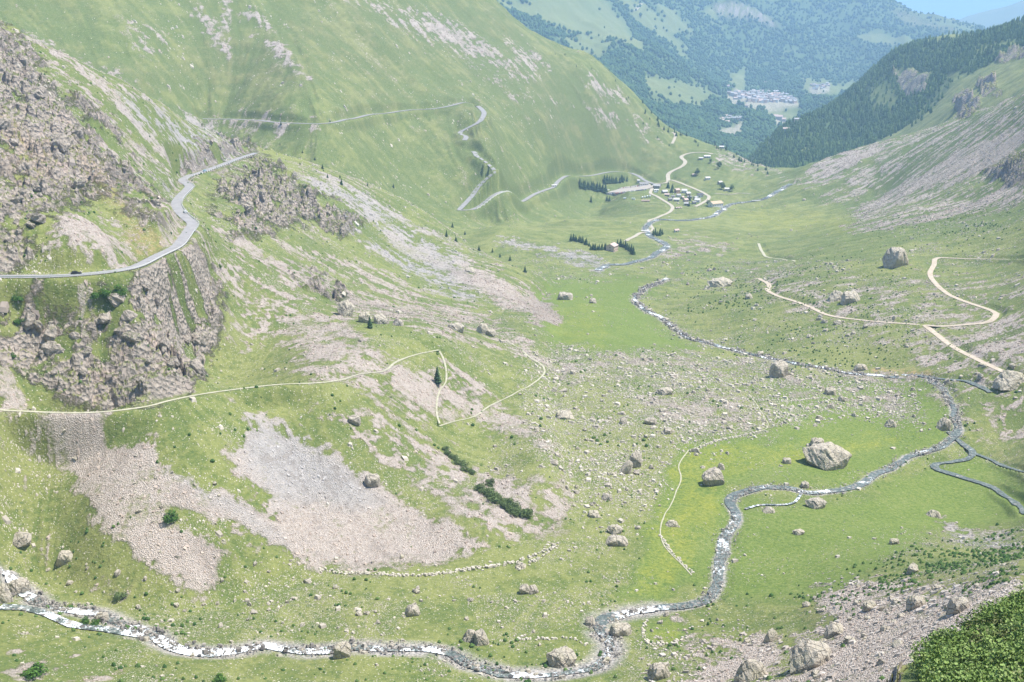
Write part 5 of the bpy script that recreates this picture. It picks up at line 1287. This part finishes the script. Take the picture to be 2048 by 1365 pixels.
for x, y, s, lab in ((1551,236,1.6,'upper white hall of the works below the hillside village'),(1558,240,2.2,'largest white hall of the works below the hillside village'),(1565,243,1.6,'lowest white hall of the works below the hillside village'),(1594,245,1,'single white house right of the works in the gorge'),
   (1572,262,1,'lonely white house low in the gorge beneath the works'),(1456,174,1,'lone house above the left quarter of the hillside village'),(1493,214,1,'lone house in the wood below the hillside village'),(1531,167,1,'isolated house in the wood above the hillside village')):
    far_house(x, y, lab, None, s)
print('villages', round(time.time() - T0, 1))

# ------------------------------------------------------------------ vehicles
def paintm(name, c, r=.35):
    g = Mat(name, r); g.color(c); g.b.inputs['Specular IOR Level'].default_value = .5; return g.m
CAR = {'white': paintm('white_paint', (.80,.80,.78)), 'red': paintm('red_paint', (.42,.04,.03)), 'dark': paintm('dark_paint', (.03,.032,.035)), 'blue': paintm('blue_paint', (.05,.09,.22)), 'silver': paintm('silver_paint', (.42,.43,.45)), 'pale blue': paintm('pale_blue_paint', (.45,.62,.72))}
MAT_TYRE = paintm('tyre_rubber', (.02,.02,.02), .8); MAT_LAMP = paintm('lamp_glass', (.75,.75,.72), .1)
def prism(prof, w):
    n = len(prof); V = [(x, -w/2, z) for x, z in prof] + [(x, w/2, z) for x, z in prof]
    return V, n
def extr(name, prof, w, mat, parent, bev=0.05, inset=0.0):
    bm = bmesh.new()
    A = [bm.verts.new((x, -w/2, z)) for x, z in prof]; B = [bm.verts.new((x, w/2, z)) for x, z in prof]
    bm.faces.new(A[::-1]); bm.faces.new(B)
    for i in range(len(prof)): bm.faces.new((A[i], A[(i+1) % len(prof)], B[(i+1) % len(prof)], B[i]))
    bmesh.ops.recalc_face_normals(bm, faces=bm.faces)
    if bev: bmesh.ops.bevel(bm, geom=bm.edges, offset=bev, segments=2, affect='EDGES', clamp_overlap=True)
    me = bpy.data.meshes.new(name); bm.to_mesh(me); bm.free(); me.materials.append(mat)
    o = bpy.data.objects.new(name, me); COL.objects.link(o); o.parent = parent; return o
def wheel_mesh():
    bm = bmesh.new(); bmesh.ops.create_cone(bm, cap_ends=True, segments=14, radius1=.33, radius2=.33, depth=.24, matrix=Matrix.Rotation(math.pi/2, 4, 'X'))
    me = bpy.data.meshes.new('wheel'); bm.to_mesh(me); bm.free(); me.materials.append(MAT_TYRE); return me
WH = wheel_mesh()
def make_car(color, kind='car'):
    e = bpy.data.objects.new('parked_car' if kind == 'car' else 'camper_van', None); COL.objects.link(e)
    if kind == 'car':
        body = [(-2.1,.35),(-2.15,.75),(-2.0,.92),(-1.2,.98),(1.0,.95),(1.9,.82),(2.15,.65),(2.12,.35)]; L2, wy, cab = 2.1, 1.74, [(-1.75,.95),(-1.45,1.42),(.25,1.46),(1.0,.93)]
        ex = [-1.35, 1.35]
    else:
        body = [(-3.0,.4),(-3.0,2.7),(1.7,2.75),(2.2,2.3),(2.3,1.5),(2.9,1.2),(3.0,.4)]; L2, wy, cab = 3.0, 2.1, [(1.75,1.55),(1.72,2.2),(2.18,2.2),(2.42,1.55)]
        ex = [-1.8, 1.9]
    extr('body', body, wy, CAR[color], e, .06)
    extr('windows', cab, wy - .18 if kind == 'car' else wy + .04, MAT_WIN, e, .04)
    if kind == 'car': extr('roof', [(-1.42,1.43),(-1.35,1.50),(.18,1.52),(.26,1.47)], wy - .22, CAR[color], e, .02)
    for x in ex:
        for y in (-1, 1):
            c = bpy.data.objects.new('wheel', WH); COL.objects.link(c); c.parent = e; c.location = (x, y * (wy/2 - .08), .33)
    for y in (-1, 1): mesh_np('headlight', *boxes([(L2 + .03, y * wy * .36, .68, .06, .3, .16)]), MAT_LAMP, parent=e)
    return e
def copy_tree(o):
    c = o.copy(); COL.objects.link(c)
    for ch in o.children:
        d = ch.copy(); COL.objects.link(d); d.parent = c
    return c
def on_line(W, px, py, off=0.0):
    P = hit(px, py); k = int(np.argmin((W[:, 0] - P[0]) ** 2 + (W[:, 1] - P[1]) ** 2)); k = min(max(k, 1), len(W) - 2)
    T = W[k+1] - W[k-1]; rot = math.atan2(T[1], T[0]); p = W[k].copy()
    p[0] += math.sin(rot) * off; p[1] -= math.cos(rot) * off; return p[:3], rot, math.atan2(T[2], math.hypot(T[0], T[1]))
def place(o, p, rot, lift=.06, pitch=0):
    o.location = (p[0], p[1], p[2] + lift); o.rotation_euler = (0, -pitch, rot); return o
first = {}
def car(color, kind, p, rot, label, group=None, lift=.06, pitch=0, name=None):
    key = (color, kind)
    if key not in first: o = first[key] = make_car(color, kind)
    else: o = copy_tree(first[key])
    if 'group' in o: del o['group']
    o.name = name or ('camper_van' if kind == 'van' else 'parked_car')
    place(o, p, rot, lift, pitch); return tag(o, label, 'camper van' if kind == 'van' else 'car', group)
p, r_, pt = on_line(W_near, 147, 551, 0.0); car('dark', 'car', p, r_, 'dark car driving along the mountain road below the left crags', pitch=pt, name='car')
p, r_, pt = on_line(W_near, 399, 345, 1.6); car('pale blue', 'car', p, r_, 'pale blue car on the farther stretch of the mountain road', pitch=pt, name='car')
p, r_, pt = on_line(W_near, 366, 427, 2.4); car('white', 'car', p, r_, 'white car stopped at the outer edge of the mountain road bend', pitch=pt, name='car')
# the gravel car park
lot_px = [(1213,390),(1214,380),(1250,376),(1300,369),(1304,377),(1288,381),(1250,386),(1225,391)]
LP = np.array([hit(x, y, Z0) for x, y in lot_px]); c0 = LP.mean(0)
A_ = np.c_[LP[:, :2], np.ones(len(LP))]; pl = np.linalg.lstsq(A_, LP[:, 2], rcond=None)[0]
def lotz(x, y): return pl[0] * x + pl[1] * y + pl[2] + 1.2
bm = bmesh.new()
top = [bm.verts.new((q[0], q[1], lotz(q[0], q[1]))) for q in LP]; bot = [bm.verts.new((q[0], q[1], lotz(q[0], q[1]) - 7)) for q in LP]
bm.faces.new(top); bm.faces.new(bot[::-1])
for i in range(len(LP)): bm.faces.new((top[i], bot[i], bot[(i+1) % len(LP)], top[(i+1) % len(LP)]))
bmesh.ops.recalc_face_normals(bm, faces=bm.faces); bmesh.ops.triangulate(bm, faces=bm.faces)
me = bpy.data.meshes.new('car_park'); bm.to_mesh(me); bm.free(); me.materials.append(MAT_LOT)
o = bpy.data.objects.new('car_park', me); COL.objects.link(o); tag(o, kind='structure')
def lot(px, py):
    a, s = ray(px, py); a = float(a); s = float(s)
    den = s - pl[0] * math.sin(a) - pl[1] * math.cos(a); r = (pl[2] + 1.2) / den
    return np.array([r * math.sin(a), r * math.cos(a), r * s])
ca, cb = lot(1220, 389), lot(1290, 380); row_rot = math.atan2(cb[1] - ca[1], cb[0] - ca[0]) + math.pi / 2
seq = ['silver','white','blue','silver','red','red','red','silver','red','dark','dark','white','silver','dark','white','blue','dark','white','silver','dark','dark','blue','blue','dark','silver','blue']
for k, cname in enumerate(seq):
    t = (k + .3 * random.random()) / (len(seq) - 1); q = lot(1219 + 72 * t, 389.2 - 9.0 * t)
    car(cname, 'car', q, row_rot + random.uniform(-.05, .05) + math.pi * (random.random() < .4), f'{cname} car parked in the lower row of the gravel car park', f'{cname} cars in the lower row')
for k, cname in enumerate(['white','silver','dark','white','red','silver','white','dark','white','silver','red','white']):
    t = k / 11; q = lot(1228 + 52 * t, 378.9 - 6.0 * t)
    car(cname, 'car', q, row_rot + random.uniform(-.06, .06), f'{cname} car parked in the upper row below the grass bank', f'{cname} cars in the upper row')
for (x, y, a, lab) in ((1250,399,10,'white caravan alone farthest left below the car park'),(1267,400,-20,'white caravan second from the left below the car park'),(1285,397,80,'leftmost camper van of the tight white row'),
    (1290,396,82,'second camper van of the tight white row'),(1295,395,84,'third camper van of the tight white row'),(1300,394,80,'rightmost camper van of the tight white row'),(1217,383,15,'white camper van at the far left end of the car park'),(1312,386,8,'white van beside the annex')):
    P = hit(x, y) if y > 390 else (lot(x, y) if x < 1300 else hit(x, y)); car('white', 'van', P, math.radians(a), lab)
# striped stall at the end of the car park
q = lot(1224, 380.5)
e = bpy.data.objects.new('market_stall', None); COL.objects.link(e); e.location = q; tag(e, 'yellow-roofed stall with red counter at the upper left of the car park', 'stall')
mesh_np('canopy', *roof(4.6, 3.6, 2.5, .9, .2, .08), paintm('yellow_canvas', (.75,.55,.06), .8), parent=e)
mesh_np('counter', *boxes([(0, 0, .8, 4, 3, 1.6)]), paintm('red_canvas', (.5,.07,.04), .8), parent=e)
for sx in (-1, 1):
    for sy in (-1, 1): mesh_np('post', *boxes([(sx * 2.1, sy * 1.6, 1.25, .1, .1, 2.5)]), CAR['silver'], parent=e)
print('vehicles', round(time.time() - T0, 1))

# ------------------------------------------------------------------ road furniture, bridges, walls
def offset_pts(W, hw, step, a0, a1):
    T = np.gradient(W[:, :2], axis=0); T /= np.hypot(T[:, 0], T[:, 1])[:, None]
    N = np.stack([T[:, 1], -T[:, 0]], 1)
    for k in range(a0, a1, step): yield W[k, 0] + N[k, 0] * hw, W[k, 1] + N[k, 1] * hw, W[k, 2], math.atan2(T[k, 1], T[k, 0])
MAT_KERB = simple('pale_kerb_stone', [(.3, (.55,.53,.49)), (.7, (.70,.68,.64))], 1.2)
gs_me = None
nW = len(W_near)
kb = int(np.argmin([abs(project(*w_[:3])[0] - 378) + abs(project(*w_[:3])[1] - 462) for w_ in W_near]))
for k, (x, y, zc, rot) in enumerate(offset_pts(W_near, 3.35, 2, kb, nW - 6)):
    if gs_me is None:
        bm = bmesh.new(); bmesh.ops.create_cube(bm, size=1)
        for v in bm.verts: v.co.x *= 1.5 * (.9 if v.co.z > 0 else 1); v.co.y *= .5 * (.8 if v.co.z > 0 else 1); v.co.z = v.co.z * .95 + .2
        bmesh.ops.bevel(bm, geom=bm.edges, offset=.05, segments=2, affect='EDGES')
        gs_me = bpy.data.meshes.new('guard_stone'); bm.to_mesh(gs_me); bm.free(); gs_me.materials.append(MAT_KERB)
    o = bpy.data.objects.new('guard_stone', gs_me); COL.objects.link(o); o.location = (x, y, zc); o.rotation_euler = (0, 0, rot)
    tag(o, 'pale guard stone on the outer edge of the winding mountain road', 'guard stone', 'guard stones of the mountain road')
# steel rail along the straight left stretch
gr = bpy.data.objects.new('guard_rail', None); COL.objects.link(gr); tag(gr, 'pale steel guard rail along the left stretch of the mountain road', 'guard rail')
pts = list(offset_pts(W_near, 3.25, 1, 2, kb))
gr.location = pts[0][:3]
V = []; F = []
for k, (x, y, zc, rot) in enumerate(pts):
    nx_, ny_ = math.sin(rot), -math.cos(rot)
    for dz, dn in ((.45, 0), (.85, 0), (.85, .08), (.45, .08)): V.append((x + nx_*dn - pts[0][0], y + ny_*dn - pts[0][1], zc + dz - pts[0][2]))
    if k:
        b = 4*k
        for q in range(4): F.append((b-4+q, b-4+(q+1) % 4, b+(q+1) % 4, b+q))
mesh_np('rail', V, F, MAT_KERB, parent=gr)
for k, (x, y, zc, rot) in enumerate(pts[::2]):
    mesh_np('post', *boxes([(x - pts[0][0], y - pts[0][1], zc + .3 - pts[0][2], .14, .14, 1.0)]), MAT_KERB, parent=gr)
# retaining wall carrying the pale section of the lower hairpin road
W = W_b3; ks = [k for k in range(len(W)) if 945 <= project(*W[k, :3])[0] <= 1028 and 396 < project(*W[k, :3])[1] < 420]
if ks:
    V = []; F = []; k0, k1 = min(ks), max(ks); c = W[k0, :3]; P_ = list(offset_pts(W, 3.9, 1, k0, k1)); P2 = list(offset_pts(W, -3.9, 1, k0, k1))
    if np.mean([math.hypot(a[0], a[1]) for a in P2]) < np.mean([math.hypot(a[0], a[1]) for a in P_]): P_ = P2
    for k, (x, y, zc, rot) in enumerate(P_):
        d = math.hypot(x, y)
        for dz, dn in ((-4, 0), (.9, 0), (.9, .7), (-4, .7)): V.append((x + x/d*dn - c[0], y + y/d*dn - c[1], zc + dz - c[2]))
        if k:
            b = 4*k
            for q in range(4): F.append((b-4+q, b-4+(q+1) % 4, b+(q+1) % 4, b+q))
    o = mesh_np('retaining_wall', V, F, MAT_KERB); o.location = c; tag(o, 'pale masonry wall carrying the lowest leg of the hairpin road', 'wall')
def bridge(px, py, L, wd, rot, label):
    P = hit(px, py); e = bpy.data.objects.new('bridge', None); COL.objects.link(e); e.location = P + np.array([0, 0, .9]); e.rotation_euler = (0, 0, math.radians(rot)); tag(e, label, 'bridge')
    mesh_np('deck', *boxes([(0, 0, 0, L, wd, .4)]), MAT_KERB, parent=e)
    for s in (-1, 1): mesh_np('railing', *boxes([(0, s * (wd/2 - .1), .7, L, .12, .12)] + [(x, s * (wd/2 - .1), .45, .12, .12, .5) for x in np.linspace(-L/2 + .2, L/2 - .2, 7)]), MAT_KERB, parent=e)
    for s in (-1, 1): mesh_np('abutment', *boxes([(s * (L/2 - .6), 0, -1.2, 1.2, wd * 1.05, 2)]), MW['stone'], parent=e)
bridge(1513, 403, 15, 2.6, 2, 'small white footbridge over the river right of the barn')
bridge(1291, 463, 12, 3.6, 20, 'little track bridge over the stream beside the spruce clump')
# tumbled field walls: one row of laid stones each
MAT_WALLST = simple('wall_stones', [(.3, (.36,.32,.25)), (.7, (.56,.51,.41))], .8)
def drywall(pix, label, hgt=.7, wid=1.1, ds=1.2):
    W = line(pix, ds, 2, .6); V = []; F = []; c = W[0, :3].copy(); rr = np.random.default_rng(int(pix[0][0]))
    T = np.gradient(W[:, :2], axis=0); T /= np.hypot(T[:, 0], T[:, 1])[:, None]
    for k in range(len(W)):
        for q in range(2):
            if rr.random() < .18: continue
            B = base[rr.integers(0, 12)] * rr.uniform(.6, 1.3) * np.array([1, 1, .9]); t = rr.uniform(0, 6.28)
            ox, oy = rr.uniform(-.5, .5, 2) * wid; zz = float(height(W[k, 0] + ox, W[k, 1] + oy)) + rr.uniform(.05, hgt * .6)
            X = B[:, 0] * math.cos(t) - B[:, 1] * math.sin(t) + W[k, 0] + ox - c[0]; Y = B[:, 0] * math.sin(t) + B[:, 1] * math.cos(t) + W[k, 1] + oy - c[1]
            F += [tuple(f + len(V)) for f in QF]; V += list(np.stack([X, Y, B[:, 2] + zz - c[2]], 1))
    o = mesh_np('stone_wall', V, F, MAT_WALLST); o.location = c; tag(o, label, 'stone wall')
drywall([(640,1140),(700,1146),(780,1150),(860,1150),(930,1140),(1000,1130),(1040,1122),(1090,1102),(1120,1092)], 'long tumbled dry-stone wall below the big scree apron', 1.0, 1.7, .8)
drywall([(1040,1140),(1060,1128),(1100,1100)], 'short stub of wall joining the long tumbled wall', .8)
drywall([(1290,1245),(1284,1268),(1300,1288),(1340,1288),(1370,1275)], 'curved stone wall round the small flowery plot by the torrent')
drywall([(1040,1280),(1080,1279),(1140,1278),(1170,1290)], 'short stone wall above the torrent bend')
drywall([(1512,800),(1580,802),(1640,797)], 'thin stone wall across the bright meadow behind the moraine', .6, .7)
drywall([(1320,1070),(1345,1105),(1385,1145)], 'broken stone wall along the edge of the flowery meadow', .6, .9)
drywall([(1375,905),(1430,885),(1480,872),(1525,862)], 'rough stone wall at the foot of the moraine', .8, 1.4)

# ------------------------------------------------------------------ green alder on the near ledge
def thicket():
    r = np.random.default_rng(5); VV = []; TT_ = []
    n_c = 0; tries = 0
    while n_c < 420 and tries < 9000:
        tries += 1
        a = r.uniform(float(ray(1795, 1300)[0]), math.radians(29)); rad = r.uniform(52, 92)
        x, y = rad * math.sin(a), rad * math.cos(a); j, i = gidx(x, y)
        if LAY[j, i] != 6 or LEDGE_ROCK[j, i] > .3: continue
        px, py = project(x, y, float(height(x, y)))
        if px < 1842 + max(0, py - 1310) * .35 + 14 * math.sin(rad * 3): continue
        if px < 1880 and r.random() < .35: continue
        if vnoise(np.array([x / 3.0]), np.array([y / 3.0]), 77)[0] < .45: continue
        if rad > np.interp(a, ray([1750, 1830, 1880, 1940, 2048, 2340], [1300, 1300, 1268, 1228, 1168, 1050])[0], [68, 70, 74.5, 79.5, 86.5, 96]) - 1.2: continue
        s = r.uniform(.4, 1.0) ** 1.3 * 1.5; m = int(300 * s + 60); d = r.normal(size=(m, 3)); d /= np.linalg.norm(d, axis=1)[:, None]
        P = d * (s * r.uniform(.35, 1.0, m) ** .6)[:, None] * np.array([1, 1, .85]) + np.array([x, y, float(height(x, y)) + s * .45])
        u = r.normal(size=(m, 3)); u /= np.linalg.norm(u, axis=1)[:, None]; v = np.cross(u, d + r.normal(size=(m, 3)) * .7); v /= np.linalg.norm(v, axis=1)[:, None] + 1e-6
        q = .085 * r.uniform(.5, 1.6, (m, 1))
        VV.append(np.stack([P - u * q, P + v * q * .7, P + u * q, P - v * q * .7], 1).reshape(-1, 3)); TT_.append(np.repeat(r.random() * .75 + r.random(m) * .3, 4)); n_c += 1
    V = np.concatenate(VV); c = np.concatenate(TT_)
    g = Mat('alder_thicket_leaves', .6); a = g.n('ShaderNodeAttribute'); a.attribute_name = 'tint'
    g.color(g.mix(g.math('MULTIPLY', g.ramp(g.noise(.55, 3, .5, off=8), [(.60, 0.0), (.68, .8)]), 1.0), g.ramp(g.mix(.35, a.outputs['Color'], g.noise(.35, 4, .6)), [(.2, (.065, .095, .028)), (.4, (.125, .195, .042)), (.62, (.185, .265, .062)), (.85, (.28, .33, .12))]), (.15, .135, .06)))
    g.b.inputs['Specular IOR Level'].default_value = .2
    o = mesh_np('shrub_cover', V, np.arange(len(V)).reshape(-1, 4), g.m); tag(o, kind='stuff')
    at = o.data.attributes.new('tint', 'FLOAT_COLOR', 'POINT'); at.data.foreach_set('color', np.stack([c, c, c, c * 0 + 1], 1).astype(np.float32).ravel()); print('thicket', n_c)
thicket()
print('objects', round(time.time() - T0, 1))



# ------------------------------------------------------------------ haze
bm = bmesh.new()
bmesh.ops.create_cube(bm, size=1)
for v in bm.verts:
    v.co.x *= 130000; v.co.y *= 130000
    v.co.z = 1500 if v.co.z > 0 else PLAIN_Z - 300
me = bpy.data.meshes.new('haze'); bm.to_mesh(me); bm.free()
hz = bpy.data.objects.new('haze', me); COL.objects.link(hz); tag(hz, kind='stuff')
hm = bpy.data.materials.new('haze_air'); hm.use_nodes = True
t = hm.node_tree; t.nodes.clear()
out = t.nodes.new('ShaderNodeOutputMaterial'); pv = t.nodes.new('ShaderNodeVolumePrincipled')
pv.inputs['Density'].default_value = 0.000102
pv.inputs['Color'].default_value = (0.44, 0.68, 1.0, 1)
pv.inputs['Anisotropy'].default_value = 0.0
t.links.new(pv.outputs[0], out.inputs['Volume'])
me.materials.append(hm)
print('total', round(time.time() - T0, 1))
